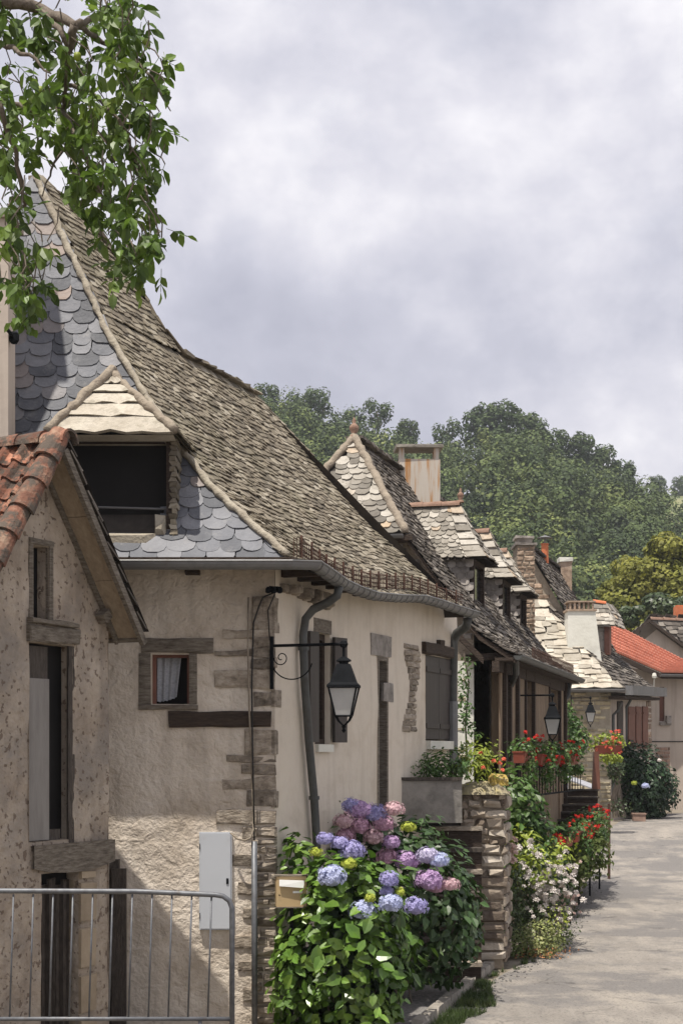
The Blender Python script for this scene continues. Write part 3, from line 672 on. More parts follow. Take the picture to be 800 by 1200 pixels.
o = mb.build('wall_beam', M['wood_dark'], house); o['label'] = 'long dark weathered timber set in the front wall'
# small window front
wi = mb = MB(); t0, t1, z0, z1 = WF.rect(170, 748, 250, 765); WF.rough(mb, t0 - .04, t1, z0, z1, .03, .012, 8); lint = mb.build('lintel', M['wood_grey'], house)
mb = MB(); t0, t1, z0, z1 = WF.rect(163, 765, 177, 826); WF.rough(mb, t0, t1, z0, z1, .02, .006, 2)
t0, t1, z0, z1 = WF.rect(222, 765, 231, 826); WF.rough(mb, t0, t1, z0, z1, .02, .006, 2)
t0, t1, z0, z1 = WF.rect(163, 826, 232, 832); WF.rough(mb, t0, t1, z0, z1, .04, .006, 4)
fr = mb.build('window_frame', M['wood_grey'], house)
mb = MB(); WF.slab(mb, win[0], win[0] + .04, win[2], win[3], -.14, -.07); WF.slab(mb, win[1] - .03, win[1], win[2], win[3], -.14, -.07); WF.slab(mb, win[0] + .04, win[1] - .03, win[3] - .03, win[3], -.14, -.075)
mb.build('casement', M['shutter_red'], fr)
mb = MB(); n = 22; vs = []
for i in range(n + 1):
    f = i / n; t = lerp(win[0] + .03, win[1] - .10, f); o_ = -.17 + .018 * math.sin(f * 21); 
    for j in range(6): zz = lerp(win[2] + .02 + .05 * f * f + .012 * abs(math.sin(f * 18)), win[3] - .01, j / 5); vs.append(WF.pt(t - f * .05 * (1 - j / 5), zz, o_))
mb.add(vs, [(i * 6 + j, i * 6 + 6 + j, i * 6 + 7 + j, i * 6 + j + 1) for i in range(n) for j in range(5)])
mb.build('lace_curtain', M['lace'], fr)
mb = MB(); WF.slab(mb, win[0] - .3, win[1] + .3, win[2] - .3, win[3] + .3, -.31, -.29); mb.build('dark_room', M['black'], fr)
# side windows with shutters
def shutter(mb, wl, t0, t1, z0, z1, o0, o1):
    wl.slab(mb, t0, t1, z0, z1, o0, o1)
    for zz in (lerp(z0, z1, .16), lerp(z0, z1, .84)): wl.slab(mb, t0 + .01, t1 - .01, zz - .035, zz + .035, o1 + .002, o1 + .02)
w = thing; fr = None
mb = MB(); t0, t1, z0, z1 = w1
WS.slab(mb, t0, t0 + .06, z0, z1, -.14, -.06); WS.slab(mb, t1 - .06, t1, z0, z1, -.14, -.06); WS.slab(mb, t0 + .06, t1 - .06, z1 - .07, z1, -.14, -.06); WS.slab(mb, t0 + .06, t1 - .06, z0, z0 + .06, -.14, -.06); WS.slab(mb, (t0 + t1) / 2 - .02, (t0 + t1) / 2 + .02, z0 + .06, z1 - .07, -.13, -.07)
wf = mb.build('window', M['wood_dark'], house)
mb = MB(); WS.slab(mb, t0 + .02, t1 - .02, z0 + .02, z1 - .02, -.12, -.11); mb.build('pane', M['glass_dark'], wf)
mb = MB()  # left leaf folded against the wall and right leaf half open
WS.slab(mb, t0 - .27, t0 - .01, z0 + .02, z1 - .01, .03, .065)
mb.build('shutter', M['shutter'], house)
mb = MB(); p = WS.pt(t1 + .01, z0 + .02, .03); dd = (WS.N() * .22 + WS.D() * .97).normalized()
mb.obox(p, dd * .26, dd.cross(V((0, 0, 1))) * .04, V((0, 0, z1 - z0 - .05))); mb.build('shutter', M['shutter'], house)
mb = MB(); WS.slab(mb, t0 - .04, t1 + .04, z1 + .002, z1 + .16, -.1, .012); mb.build('lintel', M['wood_grey'], house)
mb = MB(); WS.slab(mb, t0 + .02, t0 + .5, z0 - .09, z0 - .004, -.05, .05); mb.build('sill', M['plaster_white'], house)
t0, t1, z0, z1 = w2
mb = MB(); tm = (t0 + t1) / 2; shutter(mb, WS, t0 + .01, tm - .006, z0 + .02, z1 - .01, -.05, .0); shutter(mb, WS, tm + .006, t1 - .01, z0 + .02, z1 - .01, -.05, .0)
o = mb.build('closed_shutters', M['shutter'], house); o['label'] = 'closed dark brown window shutters'
mb = MB(); WS.rough(mb, t0 - .14, t1 + .1, z1 + .01, z1 + .17, .06, .008, 5); WS.rough(mb, tm - .1, tm + .1, z1 + .15, z1 + .24, .06, .01, 3); mb.build('lintel', M['wood_dark'], house)
mb = MB(); WS.slab(mb, t0 + .03, t1 - .05, z0 - .12, z0 - .004, -.05, .07); mb.build('sill', M['plaster_white'], house)
# door on the landing
t0, t1, z0, z1 = dr
mb = MB(); WS.slab(mb, t0 + .06, t1 - .06, z0, z1 - .05, -.16, -.12); dd_ = mb.build('door', M['wood_jamb'], house)
mb = MB(); WS.slab(mb, t0, t0 + .055, z0, z1, -.17, .01); WS.slab(mb, t1 - .055, t1, z0, z1, -.17, .01); WS.slab(mb, t0 + .055, t1 - .055, z1 - .05, z1, -.17, .008); mb.build('door_frame', M['wood_grey'], house)
mb = MB(); a = WS.rect(438, 744, 455, 769); WS.rough(mb, a[0] - .12, a[1] + .1, a[2], a[3], .012, .006, 3); a = WS.rect(449, 800, 454, 822); WS.rough(mb, a[0], a[1] + .2, a[2], a[3], .01, .01, 3); mb.build('stone_lintel', M['rubble_grey'], house)
# exposed stone patch
mb = MB(); a = WS.rect(474, 755, 490, 858)
t = a[3]
for i in range(15):
    f = i / 15; z1_ = lerp(a[3], a[2], f); z0_ = z1_ - (a[3] - a[2]) / 15 * .95; wv = .75 * (a[1] - a[0]) * (1.0 + .4 * math.sin(f * 7 + 1)); cx = (a[0] + a[1]) / 2 + .1 * math.sin(f * 5)
    k_ = 2 if i % 3 else 1
    for j in range(k_):
        q0 = cx - wv / 2 + wv * j / k_; mb.stone(WS.pt(q0, z0_, -.03), WS.D() * (wv / k_ - .01), V((0, 0, z1_ - z0_)), WS.N() * (.045 + rnd.random() * .015), .012)
mb.build('bare_stones', M['quoin'], house)
# dormer on the slate face
dm = MB(); yf = 16.95; xa, xb = -2.88, -1.84   # opening
zb, zt = 5.30, 6.28
dm.box((xa - .06, yf + .02, (zb + zt) / 2), (.11, .12, zt - zb)); dm.box((xb + .05, yf + .02, (zb + zt) / 2), (.07, .1, zt - zb)); dm.box(((xa + xb) / 2, yf + .02, zt - .03), (xb - xa - .01, .10, .06))
dorm = dm.build('attic_dormer', M['wood_dark'], house)
mb = MB(); mb.obox((xa - .12, yf + .16, zb), (xb - xa + .24, 0, 0), (0, .02, 0), (0, 0, zt - zb)); mb.build('dark_opening', M['black'], dorm)
mb = MB(); mb.smooth = False
mb.stone(V((xa - .18, yf + .03, zb - .16)), V((xb - xa + .1, 0, 0)), V((0, 0, .12)), V((0, -.16, 0)), .012, .2)
mb.stone(V((xb - .10, yf + .02, zb - .10)), V((.12, 0, 0)), V((0, 0, .26)), V((0, -.10, 0)), .02, .45)
mb.build('sill', M['mortar_lit'], dorm)
mb = MB(); mb.tube([(xa, yf + .08, zb + .27), (xb, yf + .08, zb + .24)], .012, 6); mb.build('rod', M['zinc'], dorm)
for sx in (xa - .12, xb + .09):
    mb = MB(); z = zb - .1
    while z < zt:
        n0 = len(mb.v); mb.obox((sx - .03, yf - .06, z), (.06, 0, 0), (0, 1.3, .0), (0, 0, .05)); z += .055
        for i in range(n0, len(mb.v)): mb.v[i] = (mb.v[i][0] + rnd.uniform(-.02, .02), mb.v[i][1] + rnd.uniform(-.02, .02), mb.v[i][2])
    mb.build('cheek', M['lauze_street'], dorm)
apx = V((-2.44, 17.25, 7.02)); fl, frr = V((-3.0, 16.62, 6.24)), V((-1.72, 16.62, 6.24))
mb = MB(); yv = [(0, .26), (.25, .475), (.46, .645), (.63, .80), (.785, .97)]
nrmf = (frr - fl).cross(apx - fl).normalized(); nrmf = -nrmf if nrmf.y > 0 else nrmf
for k_, (f0, f1) in enumerate(yv):
    a = lerp(fl, apx, f0) ; b = lerp(frr, apx, f0); c = lerp(frr, apx, f1 * .96); d = lerp(fl, apx, f1 * .96)
    off = nrmf * .045
    vs = [a + off * 1.2, b + off * 1.2, c + off * .8, d + off * .8, a - nrmf * .03, b - nrmf * .03, c - nrmf * .03, d - nrmf * .03]
    # subdivide front edge for wobble
    m = 8; top = []; bot = []
    for i in range(m + 1):
        f = i / m; top.append(lerp(vs[3], vs[2], f)); bot.append(lerp(vs[0], vs[1], f) + V((0, 0, rnd.uniform(-.012, .012))) + nrmf * rnd.uniform(-.012, .012))
    und = [p - nrmf * .03 + V((0, .03, 0)) for p in bot]; mb.add(top + bot + und, [(i, m + 1 + i, m + 2 + i, i + 1) for i in range(m)] + [(m + 1 + i, 2 * m + 2 + i, 2 * m + 3 + i, m + 2 + i) for i in range(m)])
mb.poly([fl, frr, frr + V((0, .5, -.02)), fl + V((0, .5, -.02))])
mb.build('dormer_slabs', M['lauze_white'], dorm)
rgb = V((-2.44, 18.05, 7.02))
mb = MB(); band(mb, [fl + V((-.02, -.02, .05)), lerp(fl, apx, .5) + nrmf * .05, apx + V((0, -.03, .04)), apx + V((0, .5, .06))], .045, 6, .5); band(mb, [frr + V((.02, -.02, .05)), lerp(frr, apx, .5) + nrmf * .05, apx], .045, 6, .5)
mb.build('dormer_mortar', M['mortar'], dorm)
def Sdr(s, t): return lerp(lerp(frr + V((.06, -.02, 0)), V((-1.6, 17.75, 6.24)), s), lerp(apx, rgb, s), t)
def Sdl(s, t): return lerp(lerp(V((-3.12, 17.75, 6.24)), fl + V((-.06, -.02, 0)), s), lerp(rgb, apx, s), t)
mb = MB(); 
for f in (Sdr, Sdl): tile_surface(mb, f, .16, .09, RECT, .014, .3, 1.8); sheet(mb, f, 3, 3)
mb.build('dormer_roof', M['lauze_street'], dorm)
# gutter
def gutter(pts, r, name, parent, m='zinc', n=8):
    """half-round gutter along pts, open at the top"""
    mb = MB(); pts = [V(p) for p in pts]; vs = []; k = n + 1
    for i, p in enumerate(pts):
        t = pts[min(i + 1, len(pts) - 1)] - pts[max(i - 1, 0)]; t.z = 0; t.normalize(); s_ = t.cross(V((0, 0, 1)))
        for rr in (r, r * .86):
            for j in range(k):
                a = math.pi * j / n; vs.append(p + s_ * math.cos(a) * rr - V((0, 0, math.sin(a) * rr)))
    m2 = 2 * k
    for i in range(len(pts) - 1):
        b = i * m2
        for j in range(n):
            mb.f.append((b + j, b + j + 1, b + m2 + j + 1, b + m2 + j)); mb.f.append((b + k + j + 1, b + k + j, b + m2 + k + j, b + m2 + k + j + 1))
        mb.f.append((b, b + m2, b + m2 + k, b + k)); mb.f.append((b + n, b + k + n, b + m2 + k + n, b + m2 + n))
    for e in (0, (len(pts) - 1) * m2):
        for j in range(n): mb.f.append((e + j, e + j + 1, e + k + j + 1, e + k + j))
        mb.f.append(tuple(e + k + j for j in range(k)))
    mb.v = vs
    # rolled bead and joints
    s0 = []
    for i, p in enumerate(pts):
        t = pts[min(i + 1, len(pts) - 1)] - pts[max(i - 1, 0)]; t.z = 0; t.normalize(); s0.append(p + t.cross(V((0, 0, 1))) * r)
    mb.tube(s0, r * .13, 6)
    return mb.build(name, M[m], parent)
ge = [e + V((.05, -.02, .03)) for e in eave]
gutter([V((-6.4, 16.60, 4.94)), V((-3, 16.60, 4.94))] + [V((-.5, 16.60, 4.94))] + ge[1:], .085, 'gutter', house)
mb = MB()
for i in range(1, len(ge) * 3 - 3):
    p = eave_at(i / (len(ge) * 3 - 3)) + V((.05, -.02, .03)); q = eave_at(min(1, i / (len(ge) * 3 - 3) + .01)) + V((.05, -.02, .03)); t = (q - p).normalized(); s_ = t.cross(V((0, 0, 1)))
    mb.tube([p + s_ * .088 * math.cos(a) - V((0, 0, .088 * math.sin(a))) for a in [math.pi * j / 8 for j in range(9)]], .006, 4)
mb.build('gutter_bracket', M['zinc'], house)
# snow guard: rusty rail panels above the gutter
sg = None; up0 = .30; NP = 9
def sgp(s, h): return eave_at(s) + V((-.10, .03, .06 + h))
mb = MB()
for h in (.02, .07, .12, .17, .22): mb.tube([sgp(i / 40, h) for i in range(1, 41)], .006, 5)
for i in range(1, 110): mb.tube([sgp(i / 110, .02), sgp(i / 110, .225)], .004, 4, False)
sg = mb.build('snow_guard', M['rust'], house)
for i in range(19):
    mb = MB(); s = .03 + i / 19.4; p = sgp(s, .0); mb.obox(p + V((0, 0, -.02)), WS.D() * .02, WS.N() * .02, V((0, 0, .27 + rnd.uniform(-.01, .02)))); mb.build('post', M['rust'], sg)
# downpipes
WSo = Wall((WS.o.x + WS.n.x * .085, WS.o.y + WS.n.y * .085), (.35, .937))
def OW(x, y): t, z = WSo.tz(x, y); return WSo.pt(t, z)
mb = MB(); mb.tube([P(397, 688, 17.75), P(395, 698, 17.72), P(384, 706, 17.78), P(367, 714, 17.85), OW(358, 725), OW(355, 745), OW(357, 800), OW(362, 870), OW(368, 935), OW(371, 985), OW(373, 1060)], [.048] * 4 + [.046] * 7, 12); mb.smooth = True
dp = mb.build('downpipe', M['zinc_dark'], house)
for y_, x_ in ((760, 355.5), (935, 368)):
    mb = MB(); q = OW(x_, y_); mb.lathe([(.053, -.02), (.06, -.02), (.06, .02), (.053, .02)], q, 14); mb.build('pipe_clamp', M['zinc_dark'], dp)
mb = MB(); mb.tube([P(548, 724, 23.0), P(546, 734, 23.1), P(535, 742, 23.4), P(531, 752, 23.45), P(530, 820, 23.45), P(530, 925, 23.45)], .066, 10); mb.smooth = True; mb.build('downpipe', M['zinc_dark'], house)
mb = MB(); mb.tube([P(530, 822, 23.40), P(530, 905, 23.40)], .078, 10); mb.build('pipe_sleeve', M['zinc'], house)
# attic block under eave and hook
mb = MB(); mb.box(P(226, 671, 17.25), (.15, .2, .05)); mb.build('hook_block', M['wood_dark'], house)
# landing, steps and wall top left of the pillar
mb = MB()
WL = Wall((1.02, 21.35), (1, .14)); t0, z1 = WL.tz(460, 915); t1, _ = WL.tz(541, 915)
WL.panel(mb, t0, t1, 2.05, z1, cell=.12, amp=.02); mb.poly([WL.pt(t0, z1), WL.pt(t1, z1), WL.pt(t1, z1, -1.6), WL.pt(t0, z1, -1.6)]); mb.poly([WL.pt(t0, 2.05), WL.pt(t1, 2.05), WL.pt(t1, 2.05, -1.6), WL.pt(t0, 2.05, -1.6)])
lw = thing('landing_wall', 'grey plastered parapet wall beside the stone pillar with plants on top', 'wall', (1.4, 21.5, 0))
mb.build('parapet', mat('grey old plaster', [(.13, .12, .105), (.22, .205, .185), (.29, .27, .24)], 2.4, bump=.6, bscale=16, blotch=(2, (.08, .075, .065), .5, .7, .7)), lw)
mb = MB(); WL.slab(mb, t0 - .02, t1, z1, z1 + .045, -.3, .03, .006); mb.build('coping', M['wood_jamb'], lw)
mb = MB(); mb.obox((1.15, 22.35, 0), (1.0, .14, 0), (-.2, 1.2, 0), (0, 0, 2.05)); mb.build('back_fill', M['wood_jamb'], lw)
st = thing('stone_steps', 'dark stone steps rising between the hydrangeas and the pillar', 'steps', (1.3, 21.5, 0))
for i in range(7):
    mb = MB(); z = .28 * (i + 1); mb.obox((.75 + .02 * i, 20.75 + .22 * i, z - .045), (1.05, 0, 0), (0, .3, 0), (0, 0, .055)); mb.build('tread', M['wood_jamb'] if i % 2 else M['quoin'], st)
    mb = MB(); mb.obox((.77 + .02 * i, 20.80 + .22 * i, max(0, z - .30)), (1.02, 0, 0), (0, .05, 0), (0, 0, .25)); mb.build('riser', M['wood_dark'], st)
# pillar
pil = thing('stone_pillar', 'rough stone pillar topped with yellow lichen between pink hydrangeas and white roses', 'pillar', (2.0, 22.6, 0))
Yp = 22.3; PF = Wall((P(541, 920, Yp).x, Yp), (1, .03)); PR = Wall((P(592, 920, Yp).x, Yp + .02), (.16, .98))
pw = P(592, 920, Yp).x - P(541, 920, Yp).x
mb = MB(); mb.obox(PF.pt(.02, 0, -.02), PF.D() * (pw - .04), -PF.N() * 1.2 + V((.1, 0, 0)), V((0, 0, 2.5))); mb.build('core', M['mortar'], pil)
mb = MB(); PF.stones(mb, .0, pw, 1.3, 2.45, (.06, .18), (.09, .34), .03, .05, j=.034)
z = .12
while z < 1.28:
    h = rnd.uniform(.10, .2)
    if z + h > 1.3: h = 1.3 - z
    a_ = rnd.uniform(0, .12); mb.stone(PF.pt(a_, z, -.03), PF.D() * (pw - a_ * rnd.uniform(.4, 1.5) - .02), V((0, 0, h - .025)), PF.N() * rnd.uniform(.05, .07), .018); z += h
PR.stones(mb, 0, 1.1, .1, 2.45, (.09, .2), (.2, .5), .03, .025, j=.014)
mb.build('face_stones', M['rubble_mix'], pil)
mb = MB(); q = PF.pt(0, 0, 0)
nu = 14
vs = [V((q.x - .07 + (pw + .14) * i / nu, q.y - .09 + 1.2 * j / nu, 2.40 + (.16 * (math.sin(math.pi * min(1, max(0, i / nu))) ** .35) * (math.sin(math.pi * min(1, max(0, j / nu))) ** .35) if 0 < i < nu and 0 < j < nu else 0) + (.05 * noise.noise(V((i * .6, j * .5, 2))) if 0 < i < nu and 0 < j < nu else 0))) for j in range(nu + 1) for i in range(nu + 1)]
mb.add(vs, [(j * (nu + 1) + i, j * (nu + 1) + i + 1, (j + 1) * (nu + 1) + i + 1, (j + 1) * (nu + 1) + i) for j in range(nu) for i in range(nu)]); mb.smooth = True
mb.build('moss_cap', mat('beige moss', [(.16, .13, .08), (.30, .26, .17), (.36, .30, .14)], 8, bump=1, bscale=30), pil)
mb = MB(); mb.stone(V((q.x + .42, q.y + .2, 2.52)), V((.24, 0, 0)), V((0, .5, 0)), V((0, 0, .16)), .02, .2); o = mb.build('lichen_block', M['lichen'], pil)
# ================================================================== SHED
kS = 1.055
A = V((-2.39 * kS, 14.2 * kS, 0)); gd = V((.45, .89, 0)).normalized(); gn = V((gd.y, -gd.x, 0))
shed = thing('rural_shed', 'narrow ochre plastered outbuilding with a steep terracotta roof and overhanging eaves', 'shed', (A.x - 1, A.y + .5, 0))
zA = 3 + 2.7 * kS; R0 = A - gn * .32   # wall plane apex point
SW = Wall((R0.x, R0.y), (gd.x, gd.y)); tw0, tw1 = -1.75, 1.10
pitch = 1.30
gtop = lambda t: zA - .09 - abs(t) * pitch
slit = SW.rect(38, 640, 57, 725); updoor = SW.rect(34, 755, 85, 985); lodoor = SW.rect(48, 1022, 92, 1165)
mb = MB(); SW.panel(mb, tw0, tw1, -.1, zA - .1, [slit, updoor, (lodoor[0], lodoor[1], -.1, lodoor[3])], .13, .08, top=gtop, amp=.018, seed=3)
mb.build('gable_wall', M['plaster_pit'], shed)
mb = MB(); bl_ = 3.6
for (ta, tb) in ((tw1, tw1), (tw0, tw0)):
    a = SW.pt(ta, -.1); mb.poly([a, a - gn * bl_, V((a.x, a.y, gtop(ta))) - gn * bl_, V((a.x, a.y, gtop(ta)))])
a, b, c = SW.pt(tw0, 0), SW.pt(tw1, 0), SW.pt(0, 0)
mb.poly([V((a.x, a.y, -.1)) - gn * bl_, V((b.x, b.y, -.1)) - gn * bl_, V((b.x, b.y, gtop(tw1))) - gn * bl_, V((c.x, c.y, zA - .1)) - gn * bl_, V((a.x, a.y, gtop(tw0))) - gn * bl_])
mb.build('wall', M['plaster_pit'], shed)
# roof slopes (verge plane at A)
def slope(side):
    te = 1.30 if side > 0 else -2.0
    def f(s, t):
        tt = te * (1 - t); z = zA - abs(tt) * pitch
        return A + gd * tt - gn * (lerp(0, 4.0, s)) + V((0, 0, z))
    return f
SL, SR = slope(-1), slope(1)
mb = MB(); roman = []
nrmL = (gd * -1 * pitch + V((0, 0, 1))).normalized()
down = (gd * -1 - V((0, 0, pitch))).normalized()
# interlocking tiles: each row a strip of wavy tiles
rowh = .235; tl = (V((2.0, 2.0 * pitch, 0))).length; nr = int(tl / rowh)
for r in range(nr):
    for c_ in range(18):
        u0 = .16 + c_ * .215; vs = []; m = 8
        for e in (0, 1):
            for i in range(m + 1):
                f = i / m; hgt = .045 * max(0, math.sin(f * math.pi * 2)) + .018 * math.sin(f * 2 * math.pi)
                base = A + V((0, 0, zA)) - gn * (u0 + f * .22) + down * ((r + (1 - e)) * rowh + (.05 if e == 0 else -.03)) 
                vs.append(base + nrmL * (.03 + hgt + (.035 if e == 0 else 0)))
        vs += [v - nrmL * .02 for v in vs[:m + 1]]
        mb.add(vs, [(i, i + 1, m + 2 + i, m + 1 + i) for i in range(m)] + [(2 * m + 2 + i, 2 * m + 3 + i, i + 1, i) for i in range(m)])
mb.build('tiled_roof', M['tile_red'], shed)
mb = MB(); sheet(mb, SL, 4, 4, -.01); sheet(mb, SR, 4, 4, .05); mb.build('roof_battens', M['under'], shed)
mb = MB(); tile_surface(mb, SR, .2, .14, RECT, .02, .2, 1.7); mb.build('back_slope', M['lauze_dark'], shed)
# verge and ridge barrel tiles
def barrel(mb, p, d, ln, r0, r1, up):
    d = d.normalized(); s_ = d.cross(up).normalized(); up = s_.cross(d); vs = []; m = 8
    for e, rr in ((0, r0), (1, r1)):
        for q in (1, .82):
            for i in range(m + 1):
                a = math.pi * i / m; vs.append(p + d * ln * e + s_ * math.cos(a) * rr * q + up * math.sin(a) * rr * q)
    k = m + 1; fs = []
    for i in range(m): fs += [(i, i + 1, 2 * k + i + 1, 2 * k + i), (k + i + 1, k + i, 3 * k + i, 3 * k + i + 1), (i + 1, i, k + i, k + i + 1), (2 * k + i, 2 * k + i + 1, 3 * k + i + 1, 3 * k + i)]
    mb.add(vs, fs)
mb = MB(); n = 10
for i in range(n):
    p = A + V((0, 0, zA)) + down * (i * .32 + .28) - gn * .09 + nrmL * .045
    barrel(mb, p + V([rnd.uniform(-.012, .012) for _ in range(3)]), -down, .36, .125, .095, (nrmL + gn * .5))
for i in range(12):
    p = A + V((0, 0, zA + .0)) - gn * (.28 * i - .03); barrel(mb, p + V((0, 0, rnd.uniform(-.01, .01))), -gn, .32, .13, .11, V((0, 0, 1)))
mb.build('ridge_tiles', M['ridge_tile'], shed)
# soffit + bargeboards on the right slope
nR = (gd * pitch + V((0, 0, 1))).normalized(); dR = (gd - V((0, 0, pitch))).normalized(); lenR = V((1.30, 1.30 * pitch, 0)).length
mb = MB(); p0 = A + V((0, 0, zA - .03)) - nR * .06
for i in range(3): mb.obox(p0 - gn * .01 + dR * (i * lenR / 3), dR * (lenR / 3 - .006), -gn * .40, nR * .02)
mb.build('soffit', M['wood_pale'], shed)
mb = MB(); mb.obox(p0 + gn * .02 - nR * .05, dR * (lenR + .02), -gn * .05, nR * .07); mb.obox(p0 - gn * .29 - nR * .05, dR * lenR, -gn * .03, nR * .05)
mb.build('bargeboard', M['wood_grey'], shed)
mb = MB(); pe = p0 + dR * lenR; mb.obox(pe - gn * .6 - nR * .02 , gn * .62, nR * .03, -dR * .04); mb.obox(pe - dR * .42 - nR * .16 - gn * .32, gn * .10, nR * .12, dR * .1); mb.build('eave_board', M['wood_grey'], shed)
nL = nrmL; dL = down; p1 = A + V((0, 0, zA - .05)) - nL * .0
mb = MB(); mb.obox(p1 - gn * .02, dL * 3.1, -gn * .35, nL * .02); mb.build('soffit', M['wood_pale'], shed)
# openings
mb = MB(); 
for (a0, a1, c0, c1) in (slit,):
    SW.rough(mb, a0 - .06, a0, c0 - .02, c1 + .05, .02, .006, 2); SW.rough(mb, a1, a1 + .06, c0 - .02, c1 + .05, .02, .006, 2); SW.rough(mb, a0 - .06, a1 + .06, c1, c1 + .06, .025, .006, 2)
sf = mb.build('slit_window', M['wood_grey'], shed)
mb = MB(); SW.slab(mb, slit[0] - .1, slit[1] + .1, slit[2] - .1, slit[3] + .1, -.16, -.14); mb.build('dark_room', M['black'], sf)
mb = MB(); a = SW.rect(33, 727, 88, 754); SW.rough(mb, a[0] - .02, a[1] + .03, a[2], a[3] - .06, .05, .014, 6); SW.rough(mb, a[0] - .02, a[1] - .02, a[3] - .055, a[3], .075, .01, 5); mb.build('lintel', M['wood_grey'], shed)
mb = MB(); SW.slab(mb, updoor[0] - .1, updoor[1] + .1, updoor[2] - .1, updoor[3] + .1, -.16, -.14); ud = mb.build('upper_door_shade', M['black'], shed)  # black sheet painting the shade inside the opening, parent of the door parts
mb = MB(); a = SW.rect(35, 795, 60, 985); SW.slab(mb, a[0], a[1], a[2], a[3], -.05, -.02); mb.build('grey_door_leaf', M['door_grey'], ud)
mb = MB(); a = SW.rect(35, 757, 60, 797); SW.slab(mb, a[0], a[1], a[2], a[3], -.07, -.04); mb.build('dark_board', M['wood_jamb'], ud)
mb = MB(); SW.rough(mb, updoor[1] - .05, updoor[1] + .03, updoor[2] - .05, updoor[3], .0, .004, 2); a = SW.rect(60, 972, 76, 988); SW.slab(mb, a[0], a[1], a[2], a[3], -.12, -.05); mb.build('door_frame', M['wood_jamb'], ud)
mb = MB(); seg = 10; a = SW.rect(36, 985, 131, 1022)
for i in range(seg):   # curved lintel
    f0, f1 = i / seg, (i + 1) / seg; t0_, t1_ = lerp(a[0], a[1], f0), lerp(a[0], a[1], f1); bow = lambda f: .07 * (2 * f - 1) ** 2
    o_ = SW.pt(t0_, a[2] + bow(f0), -.02); vs = []
    for oo in (-.03, .045):
        vs += [SW.pt(t0_, a[2] + bow(f0), oo), SW.pt(t1_, a[2] + bow(f1), oo), SW.pt(t1_, a[3] - .02, oo), SW.pt(t0_, a[3] - .02, oo)]
    mb.add(vs, [(4, 5, 6, 7), (0, 1, 5, 4), (7, 6, 2, 3)])
mb.build('curved_lintel', M['wood_grey'], shed)
mb = MB(); SW.slab(mb, lodoor[0] - .1, lodoor[1] + .1, -.1, lodoor[3] + .1, -.16, -.14); ld = mb.build('lower_door_shade', M['black'], shed)  # black sheet paints in the dark of the lower opening
mb = MB()
for i in range(4): SW.rough(mb, lodoor[0] + .06 + i * .11, lodoor[0] + .15 + i * .11, .2, lodoor[3] - rnd.uniform(0.02, .3), -.09, .012, 2)
mb.build('door_plank', M['wood_jamb'], ld)
mb = MB(); z = 0
while z < lodoor[3] - .05:
    h = min(rnd.uniform(.35, .5), lodoor[3] - z); a = SW.rect(92, 1000, 111, 1100); mb.stone(SW.pt(a[0], z, -.2), SW.D() * (a[1] - a[0]), V((0, 0, h - .015)), SW.N() * .23, .008, .08); z += h
mb.build('jamb_stone', mat('sandy jamb stone', [(.24, .19, .13), (.36, .29, .21)], 3, bump=.5, isl=.15), shed)
mb = MB(); mb.obox(P(131, 1040, 16.95).xy.to_3d(), (.15, 0, 0), (0, .06, 0), (0, 0, P(131, 1018, 16.95).z)); mb.obox(V((P(131, 1040, 16.95).x - .03, 16.99, 0)), (.10, 0, 0), (0, .1, 0), (0, 0, 1.86))
bo = mb.build('leaning_board', M['wood_jamb'], None); tag(bo, 'dark upright board standing between the shed and the plastered wall', 'board')
# ================================================================== HOUSE WITH THREE DORMERS
E0 = V((2.82, 26.5, 0)); d2 = V((.254, .967, 0)).normalized(); n2 = V((d2.y, -d2.x, 0)); U2 = 9.5
pr2 = [(0, 4.57), (.594, 4.96), (1.023, 5.535), (1.816, 6.62), (3.02, 8.5)]
h2 = lambda w: poly_at(pr2, w); w2z = lambda z: poly_at([(b, a) for a, b in pr2], z)
def Q2(u, w, z): q = E0 + d2 * u - n2 * w; return V((q.x, q.y, z))
hs2 = thing('dormer_house', 'long stone house with dark roof, pale fish-scale hip and three small dormers', 'house', tuple(Q2(4, 3, 0)))
def S2a(s, t): z = lerp(4.57, 6.62, t); return Q2(lerp(0, U2, s), w2z(z), z)
def S2b(s, t): z = lerp(6.62, 8.5, t); return Q2(lerp(1.27 * t, U2, s), w2z(z), z)
def S2back(s, t): z = lerp(4.57, 8.5, t); return Q2(lerp(1.2 * t, U2, s), 6.04 - w2z(z), z)
def S2hip(s, t):
    z = lerp(6.62, 8.5, t); wv = w2z(z); return Q2(1.27 * t, lerp(6.04 - wv, wv, s), z)
mb = MB(); tile_surface(mb, S2a, .2, .115, RECT, .02, .3, 1.8, yaw=.1); tile_surface(mb, S2b, .2, .115, RECT, .02, .3, 1.8, yaw=.1)
o = mb.build('street_roof', M['lauze_dark'], hs2)
mb = MB(); 
for f in (S2a, S2b, S2back, S2hip): sheet(mb, f, 8, 8, -.03)
mb.build('roof_underlay', M['under'], hs2)
mb = MB(); tile_surface(mb, S2hip, .21, .125, SCALE, .018, .2, 1.7, 1.4, smin=.25); o = mb.build('hip_roof', M['lauze_pale'], hs2); o['label'] = 'pale half-hip of fish-scale stones under the finial'
mb = MB(); band(mb, [S2hip(1, t) + V((0, 0, .02)) for t in (0, .3, .6, 1)], .07, 6); band(mb, [S2hip(0, t) + V((0, 0, .02)) for t in (0, .3, .6, 1)], .07, 6); mb.build('hip_mortar', M['mortar'], hs2)
mb = MB(); caps(mb, [Q2(1.27, 3.02, 8.5), Q2(U2, 3.02, 8.5)], .3, .3, .05, j=.025); mb.build('ridge_stones', M['lauze_dark'], hs2)
